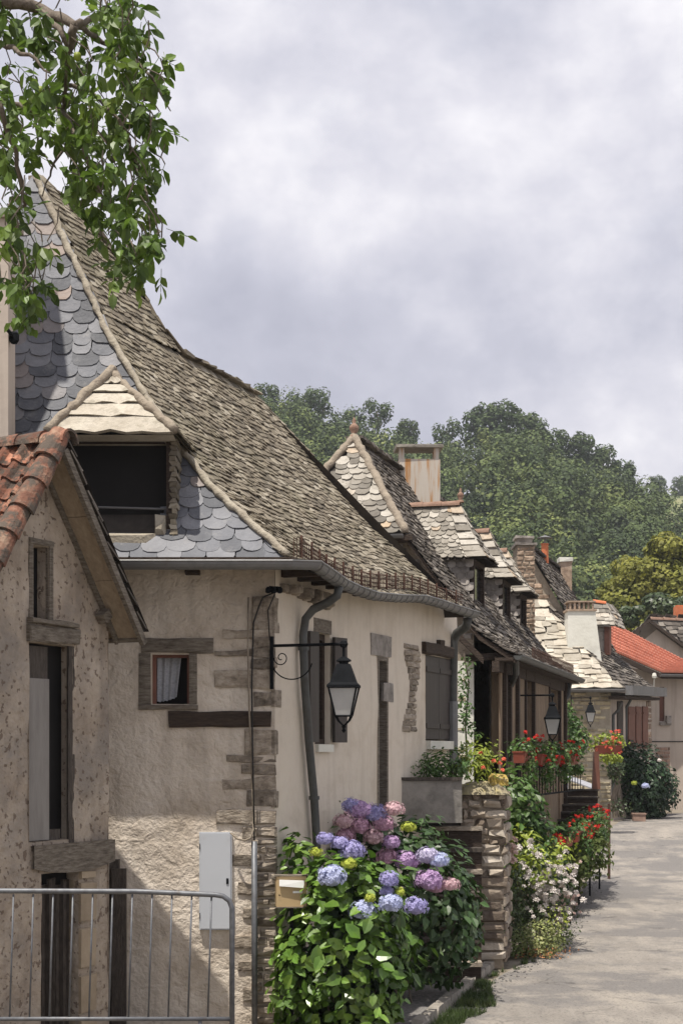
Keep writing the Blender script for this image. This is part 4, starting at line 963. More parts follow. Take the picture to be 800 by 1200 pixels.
def finial(p, parent, s=1.0):
    mb = MB(); mb.smooth = True; mb.lathe([(.11 * s, 0), (.09 * s, .05 * s), (.05 * s, .09 * s), (.095 * s, .17 * s), (.10 * s, .23 * s), (.05 * s, .29 * s), (.03 * s, .31 * s), (.045 * s, .35 * s), (.02 * s, .40 * s), (.001, .44 * s)], p, 12)
    return mb.build('finial', M['terra_dull'], parent)
finial(Q2(1.27, 3.02, 8.50), hs2, .85)
# verge boards, gable
GW = Wall((Q2(.3, 0, 0).x, Q2(.3, 0, 0).y), (-n2.x, -n2.y), flip=False)
if GW.n.y > 0: GW = Wall((Q2(.3, 0, 0).x, Q2(.3, 0, 0).y), (-n2.x, -n2.y), flip=True)
mb = MB(); gt = lambda t: min(h2(t if t < 3.02 else 6.04 - t) - .12, 6.55)
GW.panel(mb, .72, 5.6, 0, 6.6, cell=.3, top=gt); mb.build('gable_wall', M['mortar'], hs2)
mb = MB(); GW.stones(mb, .75, 3.2, 4.85, 6.5, (.07, .14), (.12, .35), .02, .03, top=gt); mb.build('gable_stones', M['rubble_grey'], hs2)
mb = MB(); GW.stones(mb, .85, 1.9, 1.6, 4.4, (.06, .13), (.14, .4), .03, .03, skip=.5); mb.build('lower_stones', M['rubble_yellow'], hs2)
mb = MB(); GW.panel(mb, .72, 5.6, 0, 4.5, cell=.25, amp=.02, seed=9); 
for i in range(len(mb.v)): mb.v[i] = tuple(V(mb.v[i]) + GW.N() * .012)
mb.build('whitewashed_wall', M['plaster_white'], hs2)
mb = MB()
for (wa, wb) in zip([0, .594, 1.023, 1.4], [.594, 1.023, 1.4, 1.816]):
    a, b = Q2(.02, wa, h2(wa) - .13), Q2(.02, wb, h2(wb) - .13); mb.obox(a, b - a, d2 * .28, V((0, 0, .09)))
mb.build('verge_board', M['wood_dark'], hs2)
mb = MB(); a, b = Q2(-.02, 1.7, 6.50), Q2(-.02, 3.4, 6.50); mb.obox(a, b - a, d2 * .4, V((0, 0, .1))); mb.build('hip_eave_board', M['wood_dark'], hs2)
gutter([Q2(-.06, 1.84, 6.60), Q2(-.06, 4.2, 6.60)], .07, 'hip_gutter', hs2)
mb = MB(); p = P(545, 775, 26.75); mb.obox(p, P(606, 771, 26.75) - p, V((0, .2, 0)), V((0, 0, .11))); p = P(556, 752, 26.7); mb.obox(P(536, 748, 26.6), P(566, 778, 26.6) - P(536, 748, 26.6), V((0, .12, 0)), V((0, 0, .12))); mb.build('tie_beam', M['wood_dark'], hs2)
# street wall with timber bays
W2 = Wall((2.6, 26.9), (d2.x, d2.y)); 
LW = 9.0
ops = [W2.rect(587, 780, 594, 885), W2.rect(613, 782, 622, 872), W2.rect(641, 808, 653, 890)]
mb = MB(); W2.panel(mb, 0, LW, 0, 4.75, ops, .2, .4, amp=.0); mb.build('street_wall', M['wood_brown'], hs2)
mb = MB()
for i in range(42):
    t = i * LW / 42; ok = not any(o_[0] - .1 < t < o_[1] + .02 for o_ in ops)
    if ok: W2.slab(mb, t + .012, t + LW / 42 - .012, 1.5, 4.6, .002, .03 + .008 * rnd.random())
mb.build('boarding', M['wood_brown'], hs2)
for o_ in ops:
    mb = MB(); W2.slab(mb, o_[0] - .1, o_[0] - .005, o_[2] - .1, o_[3] + .1, .0, .07); W2.slab(mb, o_[1] + .005, o_[1] + .1, o_[2] - .1, o_[3] + .1, .0, .07); W2.slab(mb, o_[0] - .005, o_[1] + .005, o_[3], o_[3] + .12, .0, .06)
    wd_ = mb.build('window', M['wood_dark'], hs2)
    mb = MB(); W2.slab(mb, o_[0] - .03, o_[1] + .03, o_[2] - .05, o_[3] + .03, -.19, -.17); mb.build('pane', M['glass_dark'], wd_)
for x_ in (586, 601, 658):
    mb = MB(); t, _ = W2.tz(x_, 850); W2.slab(mb, t, t + .16, 0, 4.6, .0, .10); mb.build('timber_post', M['wood_dark'], hs2)
mb = MB(); mb.obox(Q2(.0, .02, 4.48), d2 * (U2 + .0), -n2 * .3, V((0, 0, .05))); mb.obox(Q2(0, .25, 4.30), d2 * U2, -n2 * .12, V((0, 0, .18))); mb.build('eave_beam', M['wood_dark'], hs2)
g2 = gutter([Q2(u, -.06, 4.56) for u in (0, 2, 4, 6, 8, 9.4)], .075, 'gutter', hs2, 'zinc_dark')
mb = MB(); 
for h in (.04, .13, .21): mb.tube([Q2(3.0, .12, 4.64 + h), Q2(9.3, .12, 4.64 + h)], .007, 4)
for i in range(36): u = 3.0 + i * .18; mb.tube([Q2(u, .12, 4.62), Q2(u, .12, 4.89)], .009, 4, False)
mb.build('snow_guard', M['rust'], hs2)
mb = MB(); mb.tube([P(604, 772, 26.9), P(604, 790, 27.3), P(597, 806, 28.4), P(594, 815, 28.6), P(604, 890, 28.8)], .055, 8); mb.build('downpipe', M['zinc_dark'], hs2)
mb = MB(); mb.tube([P(667, 800, 35.4), P(665, 816, 35.3), P(655, 826, 35.2), P(654, 900, 35.2)], .055, 8); mb.build('downpipe', M['zinc_dark'], hs2)
mb = MB(); mb.poly([Q2(U2, .3, 0), Q2(U2, 5.8, 0), Q2(U2, 5.8, 4.6), Q2(U2, 3.02, 8.4), Q2(U2, .3, 4.6)]); mb.poly([Q2(.3, 5.6, 0), Q2(U2, 5.8, 0), Q2(U2, 5.8, 4.6), Q2(.3, 5.6, 4.6)]); mb.build('back_wall', M['mortar'], hs2)
# chimneys
mb = MB(); pc = Q2(4.3, 3.9, 0); 
cc = P(490, 560, 32.0); zt = P(490, 530, 32).z
mb.box((cc.x, 32.0, (7.2 + zt - .18) / 2), (.80, .55, zt - .18 - 7.2), .05); ch = mb.build('plaster_chimney', M['chim_rust'], hs2)
mb = MB(); 
for dx in (-.34, .34):
    for dy in (-.21, .21): mb = MB(); mb.box((cc.x + dx, 32 + dy, zt - .07), (.10, .1, .22)); mb.build('cap_support', M['chim_rust'], ch)
mb = MB(); mb.box((cc.x, 32, zt + .065), (.93, .70, .05), .05, .01); mb.build('cap_slab', M['lauze_pale'], ch)
sx_ = P(613, 650, 36.5); zt = P(613, 642, 36.5).z
mb = MB(); mb.box((sx_.x, 36.5, (5 + zt) / 2), (.38, .9, zt - 5)); ch = mb.build('rubble_chimney', M['mortar'], hs2)
mb = MB(); CW = Wall((sx_.x - .19, 36.05), (1, 0)); CW.stones(mb, 0, .38, 5.2, zt, (.06, .12), (.1, .25), .015, .02); CR = Wall((sx_.x + .19, 36.05), (0, 1)); CR.stones(mb, 0, .9, 5.2, zt, (.06, .12), (.1, .25), .015, .02); mb.build('chimney_stones', M['rubble_brown'], ch)
mb = MB(); mb.box((sx_.x, 36.5, zt + .03), (.48, 1, .06), 0, .01); mb.box((sx_.x - .0, 36.5, zt + .12), (.34, .5, .12), 0, .01); mb.box((sx_.x, 36.5, zt + .21), (.42, .6, .05), 0, .01); mb.build('chimney_cap', M['rubble_grey'], ch)
# dormers
def dormer(u, hw, wf, ze, zr, wr, fin):
    a = .16; wb = 2.6
    mb = MB()
    for uu in (u - hw, u + hw - .07): mb.obox(Q2(uu, wf, h2(wf) - .1), d2 * .08, -n2 * .10, V((0, 0, ze - h2(wf) + .1)))
    mb.obox(Q2(u - hw, wf, ze - .1), d2 * 2 * hw, -n2 * .1, V((0, 0, .09))); dm = mb.build('dormer', M['wood_dark'], hs2)
    mb = MB(); mb.poly([Q2(u - hw + .05, wf + .07, h2(wf) - .1), Q2(u + hw - .05, wf + .07, h2(wf) - .1), Q2(u + hw - .05, wf + .07, ze), Q2(u - hw + .05, wf + .07, ze)]); mb.build('window', M['glass_dark'], dm)
    mb = MB()
    for uu in (u - hw, u + hw):
        mb = MB(); mb.poly([Q2(uu, wf + .05, h2(wf) - .1), Q2(uu, wf + .05, ze), Q2(uu, w2z(ze) + .1, ze)]); mb.build('cheek_board', M['under'], dm)
    WC = Wall((Q2(u - hw - .01, wf + .08, 0).x, Q2(u - hw - .01, wf + .08, 0).y), (-n2.x, -n2.y), flip=GW.n.dot(Wall((0, 0), (-n2.x, -n2.y)).n) < 0)
    mb = MB(); z = h2(wf) - .05; r = 0
    while z < ze - .02:
        t = -.08 * (r % 2); r += 1
        while t < w2z(ze) - wf:
            if h2(wf + .08 + t) < z + .16:
                q = WC.pt(t + .08, z, .012 + rnd.random() * .006); vs = [q + WC.D() * px * .155 + V((0, 0, py * .15)) + WC.N() * (.02 * (1 - py)) for px, py in SCALE]; mb.poly(vs)
            t += .16
        z += .105
    mb.build('cheek_scales', M['rubble_grey'], dm)
    ov = .17; n_e0, n_e1 = Q2(u - hw - ov, wf - .24, ze - .02), Q2(u - hw - ov, wb, ze - .02)
    f_e1 = Q2(u + hw + ov, wf - .24, ze - .02); b_e1 = Q2(u + hw + ov, wb, ze - .02); r0, r1 = Q2(u, wr, zr), Q2(u, wb + .2, zr)
    def near(s, t):
        p = lerp(lerp(n_e1, n_e0, s), lerp(r1, r0, s), t); p.z -= .10 * math.sin(t * math.pi); return p
    def far(s, t): p = lerp(lerp(f_e1, b_e1, s), lerp(r0, r1, s), t); p.z -= .10 * math.sin(t * math.pi); return p
    def front(s, t): p = lerp(lerp(n_e0, f_e1, s), lerp(r0, r0, s), t); p.z -= .10 * math.sin(t * math.pi); return p
    mb = MB(); tile_surface(mb, near, .16, .105, SCALE, .017, .25, 1.7, 1.3); tile_surface(mb, far, .2, .13, RECT, .02, .2); tile_surface(mb, front, .22, .14, RECT, .02, .2)
    mb.build('dormer_roof', M['lauze_pale'], dm)
    mb = MB(); 
    for f in (near, far, front): sheet(mb, f, 4, 4, -.02)
    mb.build('dormer_underlay', M['under'], dm)
    mb = MB(); n = 7
    for i in range(n):   # big hip slabs
        t = i / n; p = near(.96, t); al = (near(1, t) - near(.8, t)).normalized(); upv = (near(.95, t + .05) - near(.95, t)).normalized(); nn = al.cross(upv); nn = nn if nn.z > 0 else -nn
        wdt = .36 * (1 - t * .5); mb.obox(p - al * wdt * .75 + nn * .03, al * wdt, upv * .17 + nn * -.02, nn * .035)
        for k in range(len(mb.v) - 8, len(mb.v)): mb.v[k] = tuple(V(mb.v[k]) + V([rnd.uniform(-.012, .012) for _ in range(3)]))
    mb.build('hip_slabs', M['lauze_pale'], dm)
    mb = MB()
    m = max(2, int((r1 - r0).length / .3))
    for i in range(m): barrel(mb, lerp(r0, r1, i / m) + V((0, 0, -.02)), (r1 - r0), (r1 - r0).length / m * 1.1, .10, .085, V((0, 0, 1)))
    mb.build('ridge_tiles', M['terra_dull'], dm)
    if fin: finial(r0 + V((0, 0, .04)), dm, .62)
dormer(2.85, .55, 1.07, 6.45, 7.50, 1.42, True)
dormer(6.05, .50, 1.07, 6.42, 7.42, 1.42, False)
dormer(8.35, .46, 1.07, 6.36, 7.30, 1.42, False)
# balcony at the far end and wooden stairs
bal = thing('wooden_stairs', 'dark wooden staircase with plank risers climbing to the flower-hung balcony', 'stairs', (5.0, 35, 0))
Ys = 35.5
for i in range(6):
    mb = MB(); y0 = 925 + i * 8.8; yy = Ys - i * .26; p = P(648, y0, yy); q = P(700, y0, yy); zr_ = 8.0 / F * yy
    mb.obox((p.x, yy, p.z - zr_), (q.x - p.x, 0, 0), (0, .04, 0), (0, 0, zr_ - .03)); mb.build('riser', M['wood_dark'], bal)
    mb = MB(); mb.obox((p.x - .02, yy - .06, p.z - .03), (q.x - p.x + .04, 0, 0), (0, .32, 0), (0, 0, .035)); mb.build('tread', M['wood_jamb'], bal)
mb = MB(); p0 = P(647, 925, Ys); p1 = P(647, 975, Ys - 1.5); mb.obox(p0 + V((-.05, 0, -.45)), V((0, -1.6, -.95)), V((.06, 0, 0)), V((0, 0, .35))); mb.build('stringer', M['wood_dark'], bal)
mb = MB(); a = P(694, 925, Ys); b = P(703, 925, Ys); c = P(701, 881, Ys); d = P(696, 881, Ys); mb.prism([a, b, c, d], (0, .18, 0)); mb.build('newel_post', M['shutter_red'], bal)
# rail under flower boxes
rail = thing('balcony_railing', 'thin dark iron railing beneath the red geranium boxes', 'railing', tuple(Q2(2, 0, 1)))
def RB(x, y): # plane of flower boxes: 0.45 m in front of street wall
    W = Wall((W2.o.x + W2.n.x * .45, W2.o.y + W2.n.y * .45), (d2.x, d2.y)); t, z = W.tz(x, y); return W.pt(t, z)
mb = MB(); mb.tube([RB(604, 899), RB(682, 898)], .022, 6); mb.tube([RB(604, 935), RB(682, 925)], .018, 6); mb.build('top_rail', M['iron'], rail)
for i in range(24):
    mb = MB(); x_ = 606 + i * 3.2; mb.tube([RB(x_, 899), RB(x_, 934 - i * .35)], .010, 5); mb.build('baluster', M['iron'], rail)
# white sloping sheet behind the stairs
mb = MB(); p = P(664, 914, 38); q = P(696, 926, 38); mb.obox(p, q - p, V((0, .5, .12)), V((0, 0, .03))); mb.tube([p, p + V((0, 0, -.9))], .03, 6); mb.tube([q, q + V((0, 0, -.6))], .03, 6)
tag(mb.build('sloping_cover', M['white_car'], None), 'pale grey sloping cover glimpsed behind the wooden stairs', 'cover')
# ================================================================== TALL RUBBLE HOUSE (behind the dormer house)
th = thing('rubble_house', 'tall rubble gable house with brown stone roof and small orange chimney pot', 'house', (6.3, 58, 0))
RT0 = P(620, 643, 54.5); dT = (P(655, 668, 61.2) - RT0); dT.z = 0; LT = dT.length; dT.normalize(); nT = V((dT.y, -dT.x, 0))
def QT(u, w, z): q = V((RT0.x, RT0.y, 0)) + dT * u + nT * w; return V((q.x, q.y, z))
zT = RT0.z
def ST(s, t): w_ = lerp(2.6, 0, t); z = zT - w_ * 1.75 + .10 * (w_ if w_ > 1.6 else 0); return QT(lerp(0, LT, s), w_, z)
def STb(s, t): w_ = lerp(2.6, 0, t); return QT(lerp(0, LT, s), -w_, zT - w_ * 1.75)
mb = MB(); tile_surface(mb, ST, .26, .16, RECT, .03, .25, 1.8); mb.build('street_roof', M['lauze_dark'], th)
mb = MB(); sheet(mb, ST, 3, 5); sheet(mb, STb, 3, 5); caps(mb, [QT(0, 0, zT), QT(LT, 0, zT)], .35, .4, .08); mb.build('roof_underlay', M['under'], th)
TW = Wall((QT(.25, -2.5, 0).x, QT(.25, -2.5, 0).y), (nT.x, nT.y), flip=Wall((0, 0), (nT.x, nT.y)).n.y > 0); tt_ = lambda t: zT - .15 - abs(t - 2.5) * 1.75
mb = MB(); TW.panel(mb, 0, 5.0, .5, zT - .2, cell=.5, top=tt_); mb.poly([QT(.25, 2.5, .5), QT(LT, 2.5, .5), QT(LT, 2.5, 5.3), QT(.25, 2.5, 5.3)]); mb.build('wall', M['mortar'], th)
mb = MB(); TW.stones(mb, 1.8, 5.0, 5.6, zT - .2, (.10, .2), (.16, .45), .03, .03, top=tt_); mb.build('gable_stones', M['rubble_brown'], th)
mb = MB(); c = QT(2.7, .1, 0); mb.lathe([(.14, zT - .2), (.12, zT + .45), (.14, zT + .46), (.14, zT + .5), (.10, zT + .5)], (c.x, c.y, 0), 12); tp = mb.build('chimney_pot', M['terracotta'], th)
mb = MB(); mb.lathe([(.001, zT + .80), (.27, zT + .70), (.26, zT + .69), (.001, zT + .76)], (c.x, c.y, 0), 12); mb.tube([(c.x, c.y, zT + .4), (c.x, c.y, zT + .78)], .03, 5); mb.build('rain_cap', M['zinc'], tp)
c = QT(LT - .6, .3, 0); mb = MB(); mb.box((c.x, c.y, zT - .3), (.42, .6, 1.1)); pc_ = mb.build('white_chimney', M['rubble_brown'], th); mb = MB(); mb.box((c.x, c.y, zT + .32), (.52, .7, .16), 0, .02); mb.build('chimney_cap', M['plaster_white'], pc_)
# ================================================================== LOW HOUSE WITH SUNLIT-TONE ROOF
lh = thing('bright_roof_house', 'low yellow rubble house whose front roof is bright sunlit-toned stone with a white plaster chimney', 'house', (8, 54, 0.8))
hp3 = [P(729, 808, 51.3), P(714, 793, 51.8), P(698, 775, 52.4), P(670, 745, 53.4), P(640, 708, 54.5)]
def R3(t): return poly_at([(i / 4, p) for i, p in enumerate(hp3)], t)
def S3w(s, t): r = R3(t); l = V((4.2, r.y, r.z)); return lerp(l, r, s)
mb = MB(); tile_surface(mb, S3w, .40, .26, SLAB, .03, .4, 1.7, 1.6, smin=.2, wvar=.45, yaw=.09); o = mb.build('front_roof', M['lauze_white'], lh); o['label'] = 'bright slab roof with sunlight painted into its tone'
fr3 = [P(771, 811, 56.2), P(760, 803, 56.4), P(748, 794, 56.6), P(722, 768, 57), P(697, 722, 57.5)]
def S3s(s, t): return lerp(R3(t), poly_at([(i / 4, p) for i, p in enumerate(fr3)], t), s)
mb = MB(); tile_surface(mb, S3s, .3, .2, RECT, .03, .25, 1.8); mb.build('street_roof', M['lauze_dark'], lh)
mb = MB(); sheet(mb, S3w, 4, 6); sheet(mb, S3s, 4, 6); mb.build('roof_underlay', M['under'], lh)
W3 = Wall((5.0, 52.0), (1, 0)); cx3 = P(715, 900, 52).x; W3s = Wall((cx3, 52.0), (.48, .88)); 
mb = MB(); W3.panel(mb, 0, cx3 - 5, .4, 5.0, cell=.5); mb.build('front_wall', M['mortar_lit'], lh)
mb = MB(); W3.stones(mb, .4, cx3 - 5, .5, 4.9, (.09, .17), (.2, .6), .03, .035, skip=.12, j=.012); mb.build('front_stones', M['rubble_yellow'], lh)
mb = MB(); W3s.panel(mb, 0, 4.15, .4, 4.9, cell=.5); a = W3s.pt(4.15, .4); mb.poly([a, a + V((-3, 1.5, 0)), a + V((-3, 1.5, 4.5)), a + V((0, 0, 4.5))]); mb.build('street_wall', M['plaster_plain'], lh)
mb = MB(); a = W3s.rect(757, 820, 762, 900); W3s.stones(mb, 3.6, 4.15, .6, 4.8, (.12, .25), (.3, .55), .03, .03); mb.build('quoins', M['rubble_brown'], lh)
for (x0, x1) in ((734, 741.5), (743, 749), (751, 757)):
    a = W3s.rect(x0, 828, x1, 877); mb = MB(); shutter(mb, W3s, a[0], a[1], a[2], a[3], .02, .06); mb.build('shutter', M['shutter_red'], lh)
mb = MB(); a = W3s.rect(722, 822, 728, 900); W3s.slab(mb, a[0], a[1], a[2], a[3], .01, .05); mb.build('small_window', M['wood_jamb'], lh)
gutter([V((5, 51.25, hp3[0].z + .0)), V((hp3[0].x + .05, 51.25, hp3[0].z))], .09, 'gutter', lh); 
mb = MB(); a, b = hp3[0] + V((.1, .1, -.05)), fr3[0] + V((.05, 0, -.04)); mb.obox(a + V((0, 0, -.12)), (b - a), V((.22, -.1, 0)), V((0, 0, .30))); mb.build('street_gutter', M['zinc'], lh)
mb = MB(); mb.obox(a + V((-.5, .2, -.25)), b - a, V((.5, -.2, 0)), V((0, 0, .1))); mb.build('eave_board', M['wood_dark'], lh)
mb = MB(); mb.tube([P(728, 822, 52), P(724, 832, 52.2), P(718, 838, 52.1), P(718, 940, 52.1)], .05, 8); mb.tube([P(741, 815, 53), P(733, 830, 53.3), P(732, 940, 53.4)], .05, 8); mb.build('downpipe', M['zinc_dark'], lh)
# white chimney
mb = MB(); Yc = 52.9; a, b = P(665, 716, Yc), P(697, 716, Yc); z0c = P(0, 785, Yc).z
ct = [V((a.x, Yc, a.z)), V((b.x, Yc, a.z)), V((b.x, Yc + .8, a.z)), V((a.x, Yc + .8, a.z))]; cb = [V((a.x - .05, Yc - .1, z0c - .6)), V((b.x + .30, Yc - .1, z0c - .6)), V((b.x + .3, Yc + .9, z0c - .6)), V((a.x - .05, Yc + .9, z0c - .6))]
mb.add(cb + ct, [(0, 1, 5, 4), (1, 2, 6, 5), (2, 3, 7, 6), (3, 0, 4, 7), (4, 5, 6, 7)]); wc = mb.build('plaster_chimney', M['plaster_white'], lh)
mb = MB(); mb.box(((a.x + b.x) / 2, Yc + .4, a.z + .03), (b.x - a.x + .1, .9, .06))
for i in range(6):
    for yy in (Yc + .05, Yc + .75): mb.box((lerp(a.x + .08, b.x - .08, i / 5), yy, a.z + .17), (.06, .08, .22))
mb.box(((a.x + b.x) / 2, Yc + .4, a.z + .31), (b.x - a.x + .02, .86, .05)); mb.build('chimney_cap', M['rubble_brown'], wc)
# dormer with reddish shutter
q0 = P(697, 733, 54.8); 
mb = MB(); mb.obox(P(698, 772, 54.9), P(708, 772, 54.9) - P(698, 772, 54.9), V((.3, 1.4, 0)), V((0, 0, 1.15))); d3_ = mb.build('dormer', M['rubble_grey'], lh)
mb = MB(); mb.obox(P(707.5, 767, 54.85), P(713.5, 767, 54.85) - P(707.5, 767, 54.85), V((.3, 1.4, 0)), V((0, 0, 1.02))); mb.build('shutter', M['shutter_red'], d3_)
fa, fb, fc, fd = P(693, 734, 54.6), P(720, 734, 54.6), P(709, 708, 55.3), P(694, 706, 55.3)
def S3d(s, t): return lerp(lerp(fa, fb, s), lerp(fd, fc, s), t)
def S3d2(s, t): return lerp(lerp(fb, fb + V((.6, 1.6, 0)), s), lerp(fc, fc + V((.6, 1.6, 0)), s), t)
mb = MB(); tile_surface(mb, S3d, .3, .2, SLAB, .03, .15); tile_surface(mb, S3d2, .3, .2, SLAB, .03, .15); sheet(mb, S3d, 2, 2, 0); sheet(mb, S3d2, 2, 2, 0); mb.build('dormer_roof', M['lauze_pale'], d3_)
mb = MB(); barrel(mb, fd, fc - fd, (fc - fd).length, .11, .1, V((0, 0, 1))); mb.build('ridge_tile', M['terracotta'], d3_)
# ================================================================== RED ROOF HOUSE
rh = thing('red_roof_house', 'beige rendered house with a bright orange tiled roof at the bend of the road', 'house', (13, 62, .8))
bot = [P(690, 748, 60), P(713, 762, 60.1), P(775, 789, 60.6), P(800, 789.5, 60.9), P(850, 790, 61.5)]; top = [P(690, 715, 66), P(713, 729, 66), P(800, 774, 66), P(840, 776, 66), P(890, 778, 66)]
def pl_(tab, s): return poly_at([(i / 4, p) for i, p in enumerate(tab)], s)
def S4(s, t): return lerp(pl_(bot, s), pl_(top, s), t)
mb = MB(); sheet(mb, S4, 24, 4, 0)
rows = 9
for r in range(rows):
    t0_, t1_ = r / rows, (r + 1) / rows; K = 90
    for i in range(K):
        s0_, s1_ = i / K, (i + 1) / K; vs = []
        for (t_, lift) in ((t0_, .10), (t1_, .03)):
            for f in (0, .5, 1): vs.append(S4(lerp(s0_, s1_, f), t_) + V((0, -.05, lift + (.035 if f == .5 else 0))))
        vs += [v - V((0, 0, .09)) for v in vs[:3]]
        mb.add(vs, [(0, 1, 4, 3), (1, 2, 5, 4), (6, 7, 1, 0), (7, 8, 2, 1)])
mb.build('tiled_roof', M['tile_orange'], rh)
W4 = Wall((P(763, 900, 61.4).x, 61.4), (1, .08)); W4b = Wall((P(763, 900, 61.4).x - 6, 66.5), (6, -5.1))
mb = MB(); wn4 = W4.rect(772, 805, 778, 845); t0b = 0
W4.panel(mb, 0, 6, .4, 5.95, [wn4], .2, .5); mb.build('front_wall', M['plaster_plain'], rh)
mb = MB(); LB = V((6, -5.1, 0)).length
zb_ = lambda t: 7.3 - 1.25 * t / LB
W4b.panel(mb, 0, LB, .4, 7.5, cell=.5, top=lambda t: zb_(t) - .02)
mb.build('side_wall', M['plaster_plain'], rh)
mb = MB(); e = W4.pt(6, .4); mb.poly([e, e + V((0, 6, 0)), e + V((0, 6, 5.4)), e + V((0, 0, 5.4))]); mb.build('end_wall', M['plaster_plain'], rh)
mb = MB()
for (a, b) in zip(bot, bot[1:]): mb.obox(a + V((0, -.06, -.2)), b - a, V((0, .1, 0)), V((0, 0, .18)))
mb.build('fascia', M['wood_dark'], rh)
mb = MB()
for (a, b) in zip(bot, bot[1:]): mb.add([a + V((0, -.02, -.12)), b + V((0, -.02, -.12)), b + V((0, 1.3, -.05)), a + V((0, 1.3, -.05))], [(0, 1, 2, 3)])
mb.build('soffit', M['wood_dark'], rh)
gutter([bot[2] + V((-.1, -.15, -.05)), bot[3] + V((0, -.15, -.05)), bot[4] + V((0, -.15, -.05))], .09, 'gutter', rh)
mb = MB(); W4.slab(mb, wn4[0] + .02, wn4[1] - .0, wn4[2], wn4[3], -.12, -.08); wn_ = mb.build('window', M['shutter_red'], rh)
mb = MB(); a = W4.rect(779, 839, 784, 848); W4.slab(mb, a[0], a[1], a[2], a[3], .01, .25); a = W4.rect(772, 846, 785, 850); W4.slab(mb, a[0], a[1], a[2], a[3], .01, .12); mb.build('sill', M['rubble_grey'], wn_)
mb = MB(); a = W4.rect(768, 878, 784, 921); z = a[2]; r = 0
while z < a[3]:
    t = a[0] + (-.15 if r % 2 else 0)
    while t < a[1]: W4.slab(mb, max(t, a[0]), min(t + .28, a[1]), z, z + .11, .0, .035); t += .31
    z += .15; r += 1
mb.build('brick_patch', M['brick'], rh)
mb = MB(); mb.tube([W4.pt(-.05, P(0, 869, 61).z, .02), W4.pt(1.3, P(0, 869, 61).z, .02)], .02, 5); mb.build('wall_cable', M['wire'], rh)
mb = MB(); q = P(766, 789, 60.2); mb.lathe([(.05, -.2), (.08, -.17), (.09, -.1), (.06, 0), (.001, .02)], q, 10); mb.tube([q + V((0, 0, -.1)), q + V((.0, .2, -.8))], .03, 6); mb.tube([q + V((0, 0, -.1)), q + V((.3, .9, -.1))], .03, 6); sl = mb.build('security_lamp', M['plaster_white'], None); tag(sl, 'small white fixture on a bracket at the left end of the orange roof', 'lamp')
# ================================================================== GREY ROOF GABLE HOUSE
gh = thing('gable_house', 'far beige gable house with grey brown roof and orange chimney', 'house', (16, 78, .8))
Y5 = 75; ap5 = P(758, 727, Y5); l5 = P(737, 745, Y5); l5 = ap5 + (l5 - ap5) * 2.2; r5 = ap5 + (P(800, 758, Y5) - ap5) * 2.0; bk5 = V((9, 4, 0))
mb = MB(); mb.poly([V((l5.x, Y5, .5)), V((r5.x, Y5, .5)), V((r5.x, Y5, r5.z - .1)), V((ap5.x, Y5, ap5.z - .1)), V((l5.x, Y5, l5.z - .1))]); mb.build('gable_wall', M['plaster_plain'], gh)
def S5(s, t): return lerp(lerp(r5, r5 + bk5, s), lerp(ap5, ap5 + bk5, s), t) + V((0, -.4, 0))
def S5b(s, t): return lerp(lerp(l5 + bk5, l5, s), lerp(ap5 + bk5, ap5, s), t) + V((0, -.4, 0))
mb = MB(); tile_surface(mb, S5, .4, .3, RECT, .04, .2); sheet(mb, S5, 3, 3, 0); sheet(mb, S5b, 3, 3, 0); tile_surface(mb, S5b, .4, .3, RECT, .04, .2); mb.build('roof', M['lauze_dark'], gh)
mb = MB(); mb.obox(l5 + V((0, -.5, -.12)), ap5 - l5, V((0, .15, 0)), V((0, 0, .16))); mb.obox(r5 + V((0, -.5, -.12)), ap5 - r5, V((0, .15, 0)), V((0, 0, .16))); mb.build('verge_board', M['wood_dark'], gh)
mb = MB(); 
for i in range(14): barrel(mb, lerp(ap5, ap5 + bk5, i / 14) + V((0, -.4, 0)), bk5, .75, .16, .13, V((0, 0, 1)))
mb.build('ridge_tiles', M['terra_dull'], gh)
mb = MB(); c = P(797, 722, 78.5); mb.box((c.x, 78.5, c.z), (.6, .6, .9)); mb.box((c.x, 78.5, c.z + .45), (.5, .5, .12)); mb.build('chimney', M['terracotta'], gh)
# pale tall wall / chimney at the left edge
mb = MB(); xr = P(10, 300, 16.45).x; mb.obox((-5.2, 16.45, 0), (xr + 5.2, 0, 0), (0, .35, 0), (0, 0, P(0, 256, 16.45).z)); 
nb = thing('neighbour_house', 'pale pinkish plaster wall edge rising above the shed at the left of the slate roof', 'house', (-4, 16, 0)); mb.build('wall', M['plaster_plain'], nb)
mb = MB(); mb.obox((-8.5, 16.7, 0), (4.62, 0, 0), (0, .58, 0), (0, 0, 11.4)); mb.build('tall_wall', M['plaster_plain'], nb)
mb = MB(); mb.obox((-8.7, 16.6, 11.4), (4.85, 0, 0), (0, .8, 0), (0, 0, .12)); mb.build('wall_cap', M['mortar'], nb)
mb = MB(); mb.obox((-5.3, 16.40, P(0, 256, 16.45).z), (xr + 5.35, 0, 0), (0, .6, 0), (0, 0, .06)); mb.build('coping', M['mortar'], nb)
mb = MB(); mb.tube([P(8, 385, 16.35), P(13, 391, 16.4), P(14, 397, 16.5)], .02, 6); mb.lathe([(.03, -.05), (.05, -.02), (.05, .05), (.03, .07)], P(17, 397, 16.5), 8); mb.build('bracket', M['iron'], nb)
